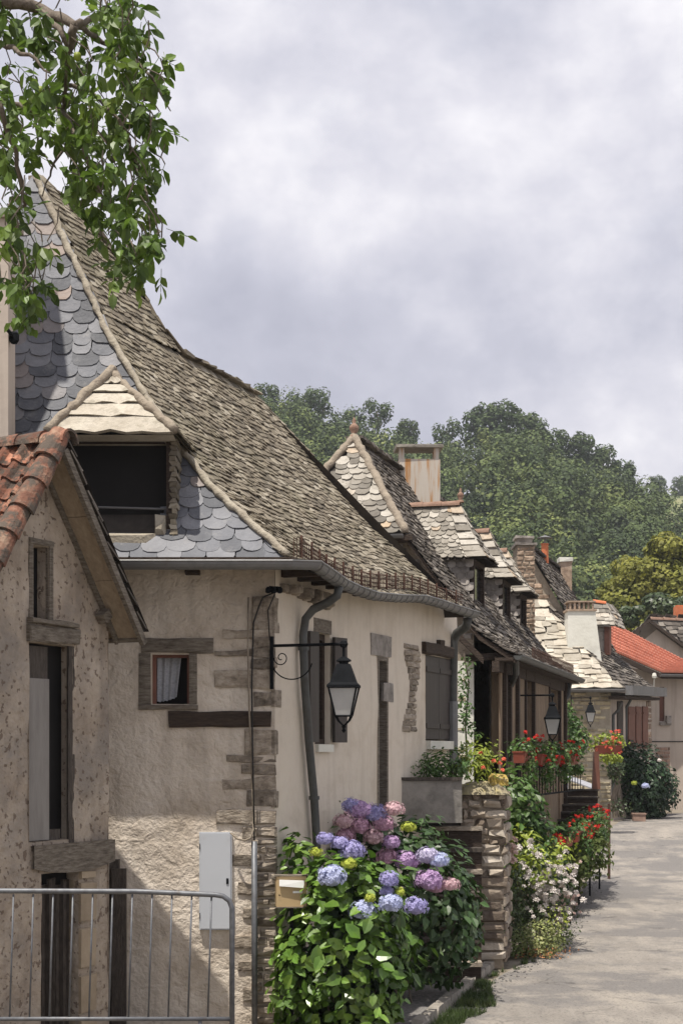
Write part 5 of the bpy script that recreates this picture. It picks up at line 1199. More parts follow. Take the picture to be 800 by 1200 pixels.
# ================================================================== STREET OBJECTS
def lantern(name, label, root, arm_dir, arm_len, group='wall lanterns along the street', scroll=True, s=1.0):
    """root: point on the wall where the arm starts; lantern hangs at the arm's end"""
    t = thing(name, label, 'lantern', tuple(root), group)
    root = V(root); ad = V(arm_dir).normalized(); e = root + ad * arm_len
    mb = MB(); mb.obox(root + ad * .0 + V((0, 0, -.46 * s)) - ad.cross(V((0, 0, 1))) * .02, ad * .03, ad.cross(V((0, 0, 1))) * .04, V((0, 0, .56 * s))); mb.build('wall_plate', M['iron'], t)
    mb = MB(); mb.tube([root, e], .016 * s, 8)
    mb.lathe([(.001, -.045 * s), (.034 * s, -.03 * s), (.045 * s, 0), (.034 * s, .03 * s), (.001, .045 * s)], e, 10)
    if scroll:
        pts = []
        for i in range(30):
            a = i / 29 * 2.6 * math.pi; r = .085 - .068 * i / 29; pts.append(root + ad * (.125 - r * math.cos(a)) + V((0, 0, -.13 + r * math.sin(a) * -1)))
        mb.tube(pts, .006, 5)
        pts = []
        for i in range(24):
            f = i / 23; a = math.pi * (1.0 + f * .92); pts.append(root + ad * (.245 + .235 * math.cos(a)) + V((0, 0, -.14 + .22 * math.sin(a) * 1.0)))
        mb.tube(pts, .007, 5)
    mb.build('arm', M['iron'], t)
    mb = MB(); c = e; n = 4; ro = .55
    mb.lathe([(.014 * s, .0), (.014 * s, -.14 * s)], c, 8)
    mb.lathe([(.02 * s, -.13 * s), (.075 * s, -.165 * s), (.08 * s, -.18 * s), (.05 * s, -.19 * s), (.045 * s, -.215 * s)], c, 12)
    k = s * .62; ro = .68
    mb.lathe([(.001, -.21 * s), (.15 * k, -.21 * s), (.185 * k, -.25 * s), (.30 * k, -.40 * s), (.37 * k, -.43 * s), (.37 * k, -.455 * s), (.30 * k, -.46 * s)], c, 4, ro)
    mb.build('cap', M['iron'], t)
    mb = MB(); mb.lathe([(.315 * k, -.46 * s), (.17 * k, -.745 * s)], c, 4, ro); mb.build('pane', M['frost'], t)
    mb = MB()
    for i in range(4):
        a = ro + i * math.pi / 2; u = V((math.cos(a), math.sin(a), 0)); a2 = a + math.pi / 2; u2 = V((math.cos(a2), math.sin(a2), 0))
        mb.tube([c + u * .335 * k + V((0, 0, -.45 * s)), c + u * .185 * k + V((0, 0, -.75 * s))], .010 * s, 5)
        mb.tube([c + u * .185 * k + V((0, 0, -.75 * s)), c + u2 * .185 * k + V((0, 0, -.75 * s))], .009 * s, 5)
        mb.tube([c + u * .335 * k + V((0, 0, -.455 * s)), c + u2 * .335 * k + V((0, 0, -.455 * s))], .010 * s, 5)
        mb.tube([c + u * .185 * k + V((0, 0, -.75 * s)), c + u * .13 * k + V((0, 0, -.80 * s)), c + V((0, 0, -.86 * s))], .008 * s, 5)
    mb.lathe([(.001, -.84 * s), (.024 * s, -.86 * s), (.012 * s, -.885 * s), (.022 * s, -.905 * s), (.001, -.93 * s)], c, 8)
    mb.build('frame', M['iron'], t)
    return t
q = WS.pt(-.02, 0, .02); r_ = V((P(317, 757, 17.25).x, 17.23, P(317, 757, 17.25).z))
lantern('wall_lantern', 'black wall lantern on a long scrolled arm at the corner of the tall house', r_, (.937, -.35, 0), .83)
r2_ = W2.pt(W2.tz(603, 815)[0], W2.tz(603, 815)[1], .04)
lantern('wall_lantern', 'black lantern hanging above the balcony geraniums on the dormer house', r2_, (n2.x, n2.y, 0), .62, scroll=False, s=.92)
lantern('wall_lantern', 'small distant lantern on a horizontal arm against the yellow rubble wall', P(668, 818, 51.2), (1, -.1, 0), .62, scroll=False, s=1.0)
# meter cabinet
mb = MB(); a = WF.rect(234, 975, 272, 1089); WF.slab(mb, a[0], a[1], a[2], a[3], -.02, .05); t = thing('meter_cabinet', 'flat pale grey electrical cabinet on the rough plaster wall', 'cabinet', tuple(WF.pt((a[0] + a[1]) / 2, a[2], 0)))
mb.build('body', M['grey_box'], t)
mb = MB(); WF.slab(mb, a[0] + .014, a[1] - .014, a[2] + .014, a[3] - .014, .053, .062); mb.build('door', M['grey_box'], t)
mb = MB(); tm_, zm_ = a[1] - .045, (a[2] + a[3]) / 2; WF.slab(mb, tm_ - .012, tm_ + .012, zm_ - .03, zm_ + .03, .063, .07); mb.build('lock', M['iron'], t)
for zz in (a[2] + .15, a[3] - .15):
    mb = MB(); WF.slab(mb, a[0] + .002, a[0] + .012, zz - .03, zz + .03, .051, .07); mb.build('hinge', M['galv'], t)
# conduit and cables
mb = MB(); mb.tube([P(298, 986, 17.17), P(298.5, 1215, 17.17)], .033, 10); mb.smooth = True
tag(mb.build('conduit', M['galv'], None), 'thick grey conduit pipe running down the corner stones', 'pipe')
mb = MB(); mb.tube([P(291, 700, 17.2), P(290.5, 760, 17.2), P(292, 830, 17.2), P(295, 900, 17.2), P(297, 950, 17.2), P(297, 972, 17.15), P(294, 982, 17.13), P(287, 985, 17.13), P(278, 983, 17.13), P(270, 976, 17.17)], .011, 6); mb.smooth = True
tag(mb.build('cable', M['mortar'], None), 'pale cable dropping beside the corner and curling into the grey cabinet', 'cable')
mb = MB(); mb.tube([P(322, 694, 17.1), P(308, 700, 17.18), P(303, 712, 17.2), P(297, 730, 17.2), P(295, 800, 17.2), P(296, 880, 17.18), P(298, 985, 17.15)], .009, 6)
mb.tube([P(322, 696, 17.1), P(314, 715, 17.15), P(316, 750, 17.2)], .007, 6); mb.smooth = True
tag(mb.build('cable', M['wire'], None), 'thin black cables looping from the junction box down the house corner', 'cable')
t = thing('junction_box', 'dark cable junction under the eave at the house corner', 'junction box', tuple(P(321, 690, 17.1)))
mb = MB(); mb.box(P(321, 690, 17.12), (.10, .08, .06), 0, .008); mb.build('body', M['iron'], t)
mb = MB()
for dx in (-.06, 0, .06): mb.lathe([(.012, -.03), (.03, -.02), (.03, .02), (.012, .04)], P(321, 692, 17.05) + V((dx, 0, 0)), 8)
mb.build('insulator', M['iron'], t)
# stub pipe under the eave
t = thing('mailbox', 'small beige wall mailbox with newspaper in its slot beside the hydrangeas', 'mailbox', tuple(P(341, 1063, 16.6)))
Ym = 16.9; a, b = P(324, 1063, Ym), P(359, 1027, Ym)
mb = MB(); mb.obox((a.x, Ym, a.z), (b.x - a.x, .03, 0), (-.02, .14, 0), (0, 0, b.z - a.z)); mb.build('body', M['mail'], t)
mb = MB(); mb.obox((a.x - .012, Ym - .012, b.z), (b.x - a.x + .024, .03, 0), (-.02, .16, 0), (0, 0, .012)); mb.obox((a.x, Ym - .008, a.z - .01), (b.x - a.x, .03, 0), (0, .008, 0), (0, 0, .012)); mb.build('lid', M['wood_grey'], t)
mb = MB(); mb.prism([V((a.x + .03, Ym - .03, b.z - .10)), V((b.x - .03, Ym - .015, b.z - .12)), V((b.x - .02, Ym - .01, b.z - .045)), V((a.x + .03, Ym - .02, b.z - .035))], (0, .02, 0)); mb.build('newspaper', M['paper'], t)
mb = MB(); mb.obox((b.x - .14, Ym - .004, b.z - .175), (.10, .01, 0), (0, .006, 0), (0, 0, .022)); mb.build('name_plate', M['paper'], t)
mb = MB(); mb.lathe([(.008, 0), (.008, .01)], (a.x + .03, Ym - .006, b.z - .2), 8); mb.build('lock', M['iron'], t)
mb = MB(); mb.obox(((a.x + b.x) / 2 - .02, Ym + .05, 0), (.04, 0, 0), (0, .04, 0), (0, 0, a.z)); mb.build('post', M['iron'], t)
# barrier
YB = 12.7; t = thing('crowd_barrier', 'galvanised steel crowd barrier with thin bars in front of the shed', 'barrier', (-2.0, YB, gz(YB)))
zt_, zb_2 = P(0, 1045, YB).z, P(0, 1194, YB).z; xr_ = P(272, 0, YB).x; xl_ = xr_ - 2.5
def rl(z): return z + 0
pts = [V((xl_, YB, zb_2 - .02)), V((xl_, YB, zt_ - .12)), V((xl_ + .03, YB, zt_ - .03)), V((xl_ + .12, YB, zt_ + .01)), V((-1.6, YB, zt_ + .002)), V((xr_ - .13, YB, zt_ - .024)), V((xr_ - .07, YB, zt_ - .035)), V((xr_ - .022, YB, zt_ - .07)), V((xr_, YB, zt_ - .13)), V((xr_, YB, gz(YB) + .06))]
mb = MB(); mb.tube(pts, .021, 12); mb.smooth = True; mb.build('frame', M['galv'], t)
mb = MB(); mb.tube([V((xl_, YB, zb_2)), V((xr_, YB, zb_2))], .017, 10); mb.smooth = True; mb.build('bottom_rail', M['galv'], t)
for i in range(15):
    xx = xr_ - .16 - i * .155
    if xx < xl_ + .05: break
    mb = MB(); mb.tube([V((xx, YB, zt_ - .02)), V((xx - .03, YB, zb_2))], .0075, 8); mb.smooth = True; mb.build('bar', M['galv'], t)
for xx in (xl_ + .25, xr_ - .25):
    mb = MB(); mb.tube([V((xx, YB - .3, gz(YB) + .02)), V((xx, YB - .05, gz(YB) + .1)), V((xx, YB, zb_2)), V((xx, YB + .05, gz(YB) + .1)), V((xx, YB + .3, gz(YB) + .02))], .015, 8); mb.build('foot', M['galv'], t)
# ================================================================== PLANTS
def stems(mb, base, tops, r=.012):
    for p in tops:
        b = V(base) + V((rnd.uniform(-.2, .2), rnd.uniform(-.2, .2), 0)); m = (b + V(p)) / 2 + V((rnd.uniform(-.1, .1), rnd.uniform(-.1, .1), .1)); mb.tube([b, m, V(p)], r, 5)
# hydrangea in front
h1 = thing('hydrangea', 'large front hydrangea with bright leaves and pale blue flower heads beside the mailbox', 'shrub', (P(405, 1200, 17).x, 17.1, 0), 'hydrangeas beside the tall house')
mb = MB(); c = P(406, 1120, 17.15); bush(mb, c, (.68, .62, 1.05), 1900, .135, .72, .55, .62, floor=.05, lump=.12); 
c2_ = P(430, 1055, 17.5); bush(mb, c2_, (.5, .5, .42), 420, .12, .6, .55, .62, lump=.15); c2_ = P(350, 1010, 17.5); bush(mb, c2_, (.22, .3, .35), 160, .14, .5, .6, .55)
bush(mb, P(345, 1150, 17.0), (.25, .3, .6), 170, .14, .6, .5, .6, floor=.05)
bush(mb, (c.x, c.y - .1, c.z), (.7, .64, 1.02), 420, .185, .85, .7, .6, floor=.05, lump=.3)
mb.build('foliage', M['hydra'], h1)
mb = MB(); bush(mb, c, (.5, .45, .85), 500, .15, .3, .2, .7, floor=.05); mb.build('inner_foliage', M['hydra_dk'], h1)  # darker leaves paint shade into the gaps of the bush
mb = MB(); stems(mb, (c.x, c.y, 0), [P(x_, y_, 17.2) for x_, y_ in ((388, 1040), (425, 1080), (455, 1075), (360, 1080), (480, 1090), (420, 1120), (380, 1130))]); mb.build('stem', M['bark'], h1)
def heads(parent, lst, Yd):
    for (zx, zy, r, m) in lst:
        x_ = 300 + zx / 2.667; y_ = 900 + zy / 2.667; Yv = Yd + rnd.uniform(-.06, .06); flower_head(P(x_, y_, Yv), r / 2.667 / F * Yv * 1.12, M[m], parent, n=170 if r > 24 else 70, ps=.20 if r > 24 else .3)
heads(h1, [(235, 340, 42, 'fl_blue'), (335, 447, 36, 'fl_blue'), (420, 425, 32, 'fl_blue'), (188, 264, 17, 'fl_lime'), (292, 300, 21, 'fl_lime'), (355, 408, 16, 'fl_lime')], 16.55)
heads(h1, [(500, 435, 32, 'fl_lav'), (415, 350, 30, 'fl_lav'), (408, 385, 20, 'fl_lav'), (215, 222, 25, 'fl_lav'), (300, 260, 34, 'fl_lav'), (262, 235, 25, 'fl_lav'), (450, 388, 15, 'fl_lime')], 16.75)
h2_ = thing('hydrangea', 'dark-leaved hydrangea with violet and pink flower heads between the house and stone pillar', 'shrub', (P(480, 1100, 19).x, 19.3, 0), 'hydrangeas beside the tall house')
mb = MB(); c = P(478, 1060, 19.3); bush(mb, c, (.86, .7, .95), 1900, .14, .65, .5, .6, floor=.05, lump=.15); bush(mb, P(415, 992, 19.1), (.55, .4, .42), 420, .14, .6, .5, .6); bush(mb, P(530, 1080, 19.9), (.35, .5, .75), 420, .13, .6, .5, .6, floor=.05)
bush(mb, P(480, 975, 20.0), (.4, .4, .25), 160, .12, .5, .6, .5)
mb.build('foliage', mat('deep green hydrangea leaves', [(.022, .052, .013), (.040, .082, .02), (.062, .11, .03)], 2, isl=.35, rough=.42, trans=.2, spec=.5), h2_)
mb = MB(); stems(mb, (c.x, c.y, 0), [P(x_, y_, 19.2) for x_, y_ in ((430, 980), (480, 1000), (520, 1030), (450, 950), (400, 970))]); mb.build('stem', M['bark'], h2_)
heads(h2_, [(325, 132, 38, 'fl_violet'), (375, 145, 33, 'fl_lav'), (295, 118, 24, 'fl_lav'), (430, 130, 27, 'fl_rose'), (275, 168, 29, 'fl_rose'), (325, 182, 31, 'fl_pink'), (398, 177, 28, 'fl_pink'), (280, 212, 30, 'fl_pink'), (367, 218, 30, 'fl_rose'), (422, 233, 27, 'fl_violet'), (408, 280, 30, 'fl_pink'), (470, 290, 34, 'fl_violet'), (535, 275, 33, 'fl_lilac'), (572, 290, 28, 'fl_blue'), (540, 352, 40, 'fl_violet'), (560, 372, 26, 'fl_pink'), (605, 365, 25, 'fl_rose'), (475, 186, 20, 'fl_lime')], 18.38)
# plants on the landing wall
pt_ = thing('potted_plants', 'leafy yellow green plants with a few salmon flowers on the parapet behind the pillar', 'plant', tuple(P(545, 915, 22.3)))
mb = MB(); bush(mb, P(520, 897, 22.2), (.42, .3, .26), 620, .075, .3, .6, .5); bush(mb, P(490, 902, 21.8), (.3, .25, .13), 240, .05, .3, .6, .5); mb.build('foliage', M['shrub'], pt_)
mb = MB(); bush(mb, P(560, 890, 22.4), (.35, .3, .3), 480, .085, .3, .7, .3); mb.build('upright_foliage', M['yellowgreen'], pt_)
mb = MB(); 
for x_, y_ in ((578, 892), (585, 895), (566, 900), (588, 903), (563, 883), (590, 890)): blossom(mb, P(x_, y_, 22.1), .035, 5)
mb.build('flowers', M['fl_orange'], pt_)
cl = thing('climbing_plant', 'slender climbing plant against the whitewashed gable wall beside the downpipe', 'climber', tuple(P(546, 900, 25.4)))
mb = MB(); 
for i in range(12): bush(mb, P(546 + rnd.uniform(-8, 10), 775 + i * 11, 25.9), (.12, .1, .13), 26 + (22 if i in (4, 5, 6, 7) else 0), .07, .2, .5, .5)
mb.build('foliage', M['shrub'], cl)
mb = MB(); mb.tube([P(548, 905, 26.0), P(545, 850, 26.0), P(549, 800, 26.0), P(543, 765, 26.0)], .015, 5); mb.build('stem', M['bark'], cl)
gs = thing('green_shrub', 'tall green leafy shrub behind the stone pillar below the balcony', 'shrub', tuple(V((P(615, 1000, 25).x, 25.3, 0))))
mb = MB(); bush(mb, P(604, 950, 25.4), (.42, .5, .65), 700, .14, .5, .5, .6); bush(mb, P(622, 985, 25.4), (.42, .5, .55), 700, .13, .5, .5, .6); bush(mb, P(608, 1040, 25.8), (.5, .5, .8), 500, .13, .5, .5, .6); mb.build('foliage', M['shrub'], gs)
mb = MB(); bush(mb, P(612, 990, 24.9), (.26, .2, .3), 110, .2, .3, .7, .35); mb.build('large_leaves', M['yellowgreen'], gs)
mb = MB(); stems(mb, (P(610, 1000, 25.4).x, 25.4, 0), [P(605, 960, 25.4), P(620, 980, 25.4), P(610, 1010, 25.4)], .02); mb.build('stem', M['bark'], gs)
rb = thing('rose_bush', 'sprawling rose bush covered in small white and blush flowers at the road edge', 'shrub', tuple(V((P(630, 1090, 24.5).x, 25, 0))))
mb = MB(); bush(mb, P(625, 1045, 24.6), (.55, .5, .72), 1500, .07, .4, .4, .55, floor=.05); bush(mb, P(650, 1062, 25.0), (.4, .4, .5), 700, .065, .4, .4, .55, floor=.05); bush(mb, P(602, 1050, 24.1), (.16, .3, .8), 400, .07, .4, .4, .55, floor=.05); mb.build('foliage', M['rose'], rb)
mb = MB(); bush(mb, P(628, 1015, 24.2), (.42, .3, .35), 300, .085, .4, .5, .45); bush(mb, P(650, 1075, 24.1), (.25, .3, .25), 160, .06, .4, .5, .45); bush(mb, P(655, 1000, 25.0), (.25, .3, .3), 150, .085, .4, .5, .45); mb.build('young_leaves', M['yellowgreen'], rb)
mb = MB(); stems(mb, (P(630, 1090, 24.8).x, 24.8, 0), [P(620, 1030, 24.6), P(650, 1050, 24.6), P(600, 1030, 24.3)], .012); mb.build('stem', M['bark'], rb)
mb = MB(); 
FP = [(607, 994), (620, 993), (611, 1013), (616, 1018), (631, 1003), (600, 1008), (626, 1000)] + [(rnd.gauss(652, 14), rnd.gauss(1046, 20)) for _ in range(85)] + [(rnd.gauss(632, 16), rnd.gauss(1045, 22)) for _ in range(42)]
for i, (x_, y_) in enumerate(FP): blossom(mb, P(x_, y_, 23.95 + rnd.random() * .25), .06 if i < 7 else rnd.uniform(.03, .055), 6)
mb.build('white_flowers', M['fl_white'], rb)
mb = MB()
for i in range(40): blossom(mb, P(rnd.gauss(662, 10), rnd.gauss(1060, 16), 24.3), .03, 4)
for i in range(14): blossom(mb, P(rnd.gauss(599, 4), rnd.gauss(998, 9), 23.5), .05, 5)
mb.build('blush_flowers', M['fl_pinkpale'], rb)
gcv = thing('ground_cover', 'low mound of pale variegated leaves spilling onto the road below the roses', 'plant', (P(620, 1110, 23.6).x, 23.8, 0))
mb = MB(); bush(mb, P(600, 1108, 23.6), (.36, .4, .26), 900, .045, .4, .6, .7, floor=.03); bush(mb, P(650, 1095, 24.4), (.3, .5, .24), 500, .045, .4, .6, .7, floor=.03); mb.build('foliage', mat('grey green small leaves', [(.08, .11, .035), (.15, .19, .07), (.24, .26, .11)], 6, isl=.35, trans=.25), gcv)
mb = MB(); bush(mb, P(632, 1100, 23.6), (.34, .35, .30), 900, .05, .45, .6, .7, floor=.03); mb.build('pale_foliage', M['variegated'], gcv)
mb = MB(); bush(mb, P(630, 1120, 23.5), (.55, .3, .10), 240, .035, .3, .8, .7, floor=.02); mb.build('dry_leaves', mat('dry reddish leaves', [(.22, .08, .035), (.38, .19, .08)], 5, isl=.3), gcv)
mb = MB()
for i in range(900):
    yy = rnd.uniform(17.2, 46); x = poly_at(RL, yy) + abs(rnd.gauss(0, .16)) + .03; s_ = rnd.uniform(.006, .022); p = V((x, yy, gz(yy) + s_ * .3)); n0 = len(mb.v); mb.box(p, (s_ * 1.4, s_, s_ * .8), rnd.random() * 3, s_ * .25)
o = mb.build('grit', M['gravel'], None); o['kind'] = 'stuff'; o['label'] = 'loose grit and pebbles along the road edge'
mb = MB()
for i in range(46):
    yy = rnd.uniform(20.5, 30); x = poly_at(RL, yy) + rnd.uniform(-.12, .1); 
    for k in range(26):
        a_ = rnd.uniform(0, 6.3); r_q = rnd.uniform(0, .05); q = V((x + math.cos(a_) * r_q, yy + math.sin(a_) * r_q, gz(yy))); d_ = V((math.cos(a_), math.sin(a_), 0)); mb.add([q - d_.cross(V((0, 0, 1))) * .006, q + d_.cross(V((0, 0, 1))) * .006, q + d_ * rnd.uniform(.01, .05) + V((0, 0, rnd.uniform(.03, .09)))], [(0, 1, 2)])
o = mb.build('verge_weeds', M['grass'], None); o['kind'] = 'stuff'; o['label'] = 'small weeds growing along the left road edge'
# geranium boxes
def flower_box(label, p, d, ln, hang=.35, cols='fl_red', fol='shrub', nf=10, s=1.0, grp='geranium boxes on the balcony', boxc='pot_red'):
    t = thing('geranium_box', label, 'flower box', tuple(p), grp); p = V(p); d = V(d).normalized(); n_ = V((d.y, -d.x, 0))
    mb = MB(); b0 = p - d * ln / 2 - n_ * .09 * s
    a = [b0 + d * .02, b0 + d * (ln - .02), b0 + d * (ln - .02) + n_ * .16 * s, b0 + d * .02 + n_ * .16 * s]; tp = [b0 - n_ * .01, b0 + d * ln - n_ * .01, b0 + d * ln + n_ * .19 * s, b0 + n_ * .19 * s]
    tp = [q + V((0, 0, .17 * s)) for q in tp]; mb.add(a + tp, [(3, 2, 1, 0), (0, 1, 5, 4), (1, 2, 6, 5), (2, 3, 7, 6), (3, 0, 4, 7), (4, 5, 6, 7)])
    mb.obox(tp[0] - d * .01 - n_ * .01, d * (ln + .02), n_ * .22 * s, V((0, 0, .02))); mb.build('box', M[boxc], t)
    mb = MB(); c = p + V((0, 0, .26 * s)); bush(mb, c, (max(.15, abs(d.x) * ln * .6 + .12), max(.15, abs(d.y) * ln * .55), .2 * s), int(260 * ln + 60), .07 * s, .3, .6, .8)
    if hang: bush(mb, p + n_ * .12 + V((0, 0, -.1)), (max(.12, abs(d.x) * ln * .5), max(.12, abs(d.y) * ln * .45), hang), int(330 * ln + 40), .06 * s, .3, .2, .7)
    mb.build('foliage', M[fol], t)
    mb = MB()
    for i in range(nf):
        q = c + d * rnd.uniform(-.5, .5) * ln + n_ * rnd.uniform(-.02, .24) + V((0, 0, rnd.uniform(-.28 if hang else -.1, .24))) * s
        for k in range(4): blossom(mb, q + V([rnd.uniform(-.03, .03) for _ in range(3)]) * s, .026 * s, 3)
    mb.build('flowers', M[cols], t)
    return t
flower_box('leftmost balcony geranium box with red flowers, near the downpipe of the dormer house', RB(612, 894), d2, .8, .3, nf=9)
flower_box('middle balcony geranium box overflowing with red flowers under the second lantern', RB(634, 896), d2, 1.3, .36, nf=15)
flower_box('right balcony geranium box showing its red side next to the climbing plant', RB(654, 896), d2, 1.2, .26, nf=13)
flower_box('red geranium box at the balcony end nearest the stairs', RB(670, 896), d2, .9, .12, nf=9)
flower_box('small high box of pink-red geraniums above the wooden newel post', P(712, 884, 47), (1, .2, 0), .75, .15, cols='fl_orange', fol='yellowgreen', nf=16, s=1.4, grp=None)
flower_box('red box at the near end of the roadside railing below the stairs', P(662, 992, 30.0), (.4, 1, 0), .5, .0, nf=3, grp='geranium boxes on the roadside railing', boxc='pot_red')
flower_box('roadside geranium box in the middle of the railing, trailing green to the ground', P(676, 985, 31.0), (.24, .97, 0), 1.4, .55, nf=12, grp='geranium boxes on the roadside railing')
flower_box('roadside geranium box at the far end of the railing by the thin post', P(692, 972, 34), (.24, .97, 0), 1.8, .35, nf=9, grp='geranium boxes on the roadside railing')
rg = thing('geranium_plant', 'bright red geranium cluster in front of the roadside railing', 'plant', tuple(V((P(648, 1000, 28.5).x, 28.5, 0))))
mb = MB(); 
for x_, y_ in ((641, 984), (648, 981), (653, 982), (645, 990), (657, 989), (651, 986)): 
    for k in range(4): blossom(mb, P(x_ + rnd.uniform(-2, 2), y_ + rnd.uniform(-2, 2), 28.4), .06, 3)
mb.build('flowers', M['fl_red'], rg)
mb = MB(); bush(mb, P(650, 1005, 28.6), (.22, .2, .35), 260, .08, .3, .6, .6); bush(mb, P(652, 1030, 28.7), (.26, .25, .5), 200, .08, .3, .6, .6, floor=.05); mb.build('foliage', M['shrub'], rg)
fr_ = thing('roadside_railing', 'dark planter railing with thin posts beside the road shadow', 'railing', (5.2, 32, 0))
mb = MB(); a, b = P(664, 992, 30), P(712, 962, 37); a.z += .15; b.z += .1; mb.tube([a, b], .02, 6); mb.build('rail', M['iron'], fr_)
for f in (0, .25, .5, .75):
    mb = MB(); q = lerp(a, b, f); mb.tube([q, V((q.x, q.y, gz(q.y)))], .022, 6); mb.build('post', M['iron'], fr_)
mb = MB(); q = P(713, 0, 38); mb.tube([V((q.x, 38, P(0, 942, 38).z)), V((q.x, 38, gz(38)))], .035, 6); mb.build('end_post', M['rust'], fr_)
tp_ = thing('trailing_geraniums', 'dense mass of trailing geranium greenery hanging from the roadside railing to the ground', 'plant', (5.3, 33, 0))
mb = MB(); bush(mb, P(688, 996, 34), (.30, 2.0, .5), 1100, .11, .4, .4, .7, floor=.08); bush(mb, P(674, 1010, 31.2), (.3, .9, .5), 600, .1, .4, .4, .7, floor=.08); bush(mb, P(696, 968, 36.5), (.3, 1.2, .45), 500, .11, .4, .4, .7, floor=.08); mb.build('foliage', mat('olive trailing leaves', [(.045, .07, .018), (.09, .12, .03), (.15, .17, .055)], 3, isl=.35, trans=.25), tp_)
mb = MB()
for _ in range(26):
    f = rnd.random(); q = lerp(P(672, 990, 30.8), P(711, 952, 36.5), f) + V((rnd.uniform(-.15, .2), 0, rnd.uniform(-.12, .2)))
    for k in range(3): blossom(mb, q + V([rnd.uniform(-.04, .04) for _ in range(3)]), .04, 3)
mb.build('flowers', M['fl_red'], tp_)
# climber beside lantern 3
c3_ = thing('wall_creeper', 'dark green creeper hanging on the yellow rubble wall left of the small lantern', 'climber', tuple(P(672, 900, 50)))
mb = MB(); bush(mb, P(668, 862, 44), (.35, .3, .75), 600, .13, .3, .4, .6); bush(mb, P(678, 868, 44), (.28, .3, .42), 300, .13, .3, .4, .6); bush(mb, P(663, 835, 43), (.18, .2, .5), 200, .11, .3, .4, .6); mb.build('foliage', M['shrub'], c3_)
mb = MB(); mb.tube([P(668, 940, 44), P(666, 880, 44), P(664, 830, 43.5)], .04, 6); mb.build('stem', M['bark'], c3_)
h3_ = thing('round_shrub', 'big dark rounded hydrangea shrub against the wall at the far road bend', 'shrub', tuple(V((P(757, 955, 53).x, 53, .78))))
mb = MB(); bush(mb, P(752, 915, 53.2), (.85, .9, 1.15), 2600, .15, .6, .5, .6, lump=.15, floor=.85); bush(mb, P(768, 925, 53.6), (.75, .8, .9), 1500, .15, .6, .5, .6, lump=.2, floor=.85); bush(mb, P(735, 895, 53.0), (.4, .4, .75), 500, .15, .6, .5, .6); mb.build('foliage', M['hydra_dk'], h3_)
for (x_, y_, r, m) in ((755.5, 921, .12, 'fl_blue'), (742.5, 918, .09, 'fl_lime'), (772, 891, .08, 'fl_white')): flower_head(P(x_, y_, 52.0), r, M[m], h3_, n=60)
t = thing('old_vine', 'twisted grey vine trunk beside the corner of the yellow rubble house', 'vine', tuple(V((P(722, 955, 51.5).x, 51.6, .75))))
mb = MB(); mb.tube([P(722, 958, 51.5), P(718, 935, 51.5), P(724, 915, 51.5), P(720, 890, 51.5)], [.13, .09, .08, .05], 8); mb.tube([P(730, 957, 51.5), P(724, 935, 51.5), P(726, 905, 51.5)], [.1, .06, .04], 7); mb.build('stem', M['bark'], t)
mb = MB(); bush(mb, P(720, 898, 51.3), (.3, .3, .5), 330, .12, .3, .3, .6); bush(mb, P(727, 945, 51.4), (.35, .2, .3), 130, .1, .3, .3, .6); mb.build('foliage', M['rose'], t)
t = thing('stone_trough', 'small terracotta trough at the foot of the round shrub', 'trough', tuple(V((P(747, 955, 52).x, 51.3, .77))))
mb = MB(); q = P(748, 0, 51.3); mb.box((q.x, 51.3, .89), (.40, .26, .22), 0, .02); mb.box((q.x, 51.3, 1.01), (.44, .30, .04), 0, .01); mb.build('pot', M['brick'], t)
# ================================================================== TREES
def crown(mb, c, r, blobs, n, size, seed, aspect=.7):
    g = random.Random(seed)
    for b in range(blobs):
        d = V((g.uniform(-1, 1), g.uniform(-1, 1), g.uniform(-.7, 1))); 
        if d.length > 1: d.normalize()
        rr = g.uniform(.28, .5); cc = V(c) + V((d.x * r[0] * .75, d.y * r[1] * .75, d.z * r[2] * .75))
        for _ in range(n):
            e = rdir(); p = cc + V((e.x * r[0], e.y * r[1], e.z * r[2] * .8)) * rr * (.6 + .4 * rnd.random() ** .5) 
            nn = (e + V((0, 0, .5)) + rdir() * .6).normalized(); a = nn.cross(rdir()).normalized(); b_ = nn.cross(a); s_ = size * rnd.uniform(.6, 1.3)
            mb.add([p + a * s_ * .5, p + b_ * s_ * aspect * .5, p - a * s_ * .5, p - b_ * s_ * aspect * .5], [(0, 1, 2, 3)])
# forest mass
mb = MB(); g = random.Random(5); cnt = 0; tints = []
for i in range(2600):
    yy = g.uniform(128, 292) ; k = g.random(); xx = lerp(-.09, .25, k) * yy
    z = hz(xx, yy); zx = HOR - (z - EYE) / yy * F; px = 400 + xx / yy * F
    if zx > 770 or px < 270: continue
    cnt += 1
    if cnt > 760: break
    if noise.noise(V((xx * .11, yy * .06, 3))) < -.28: continue
    h = g.uniform(4.0, 7.5); r = g.uniform(2.0, 4.2) 
    cc = V((xx, yy, z + h * .6)); nb = 6; tn = g.choice((.5, .7, .85, 1.0, 1.15, 1.35, 1.6)) * g.uniform(.9, 1.1)
    for b in range(nb):
        dd = V((g.uniform(-.6, .6) * r, g.uniform(-.6, .6) * r, g.uniform(-.35, .75) * h * .7)); br = r * g.uniform(.36, .66); bc = cc + dd; f0 = len(mb.f)
        for _ in range(80):
            e = rdir(); 
            if e.y > .5: continue
            p = bc + e * br * (.8 + .25 * rnd.random()); nn = (e + V((0, 0, .4)) + rdir() * .5).normalized(); a = nn.cross(rdir()).normalized(); b_ = nn.cross(a); s_ = rnd.uniform(.3, .68)
            mb.add([p + a * s_ * .5, p + b_ * s_ * .4, p - a * s_ * .5, p - b_ * s_ * .4], [(0, 1, 2, 3)])
        tints += [tn * g.uniform(.9, 1.1)] * (len(mb.f) - f0)
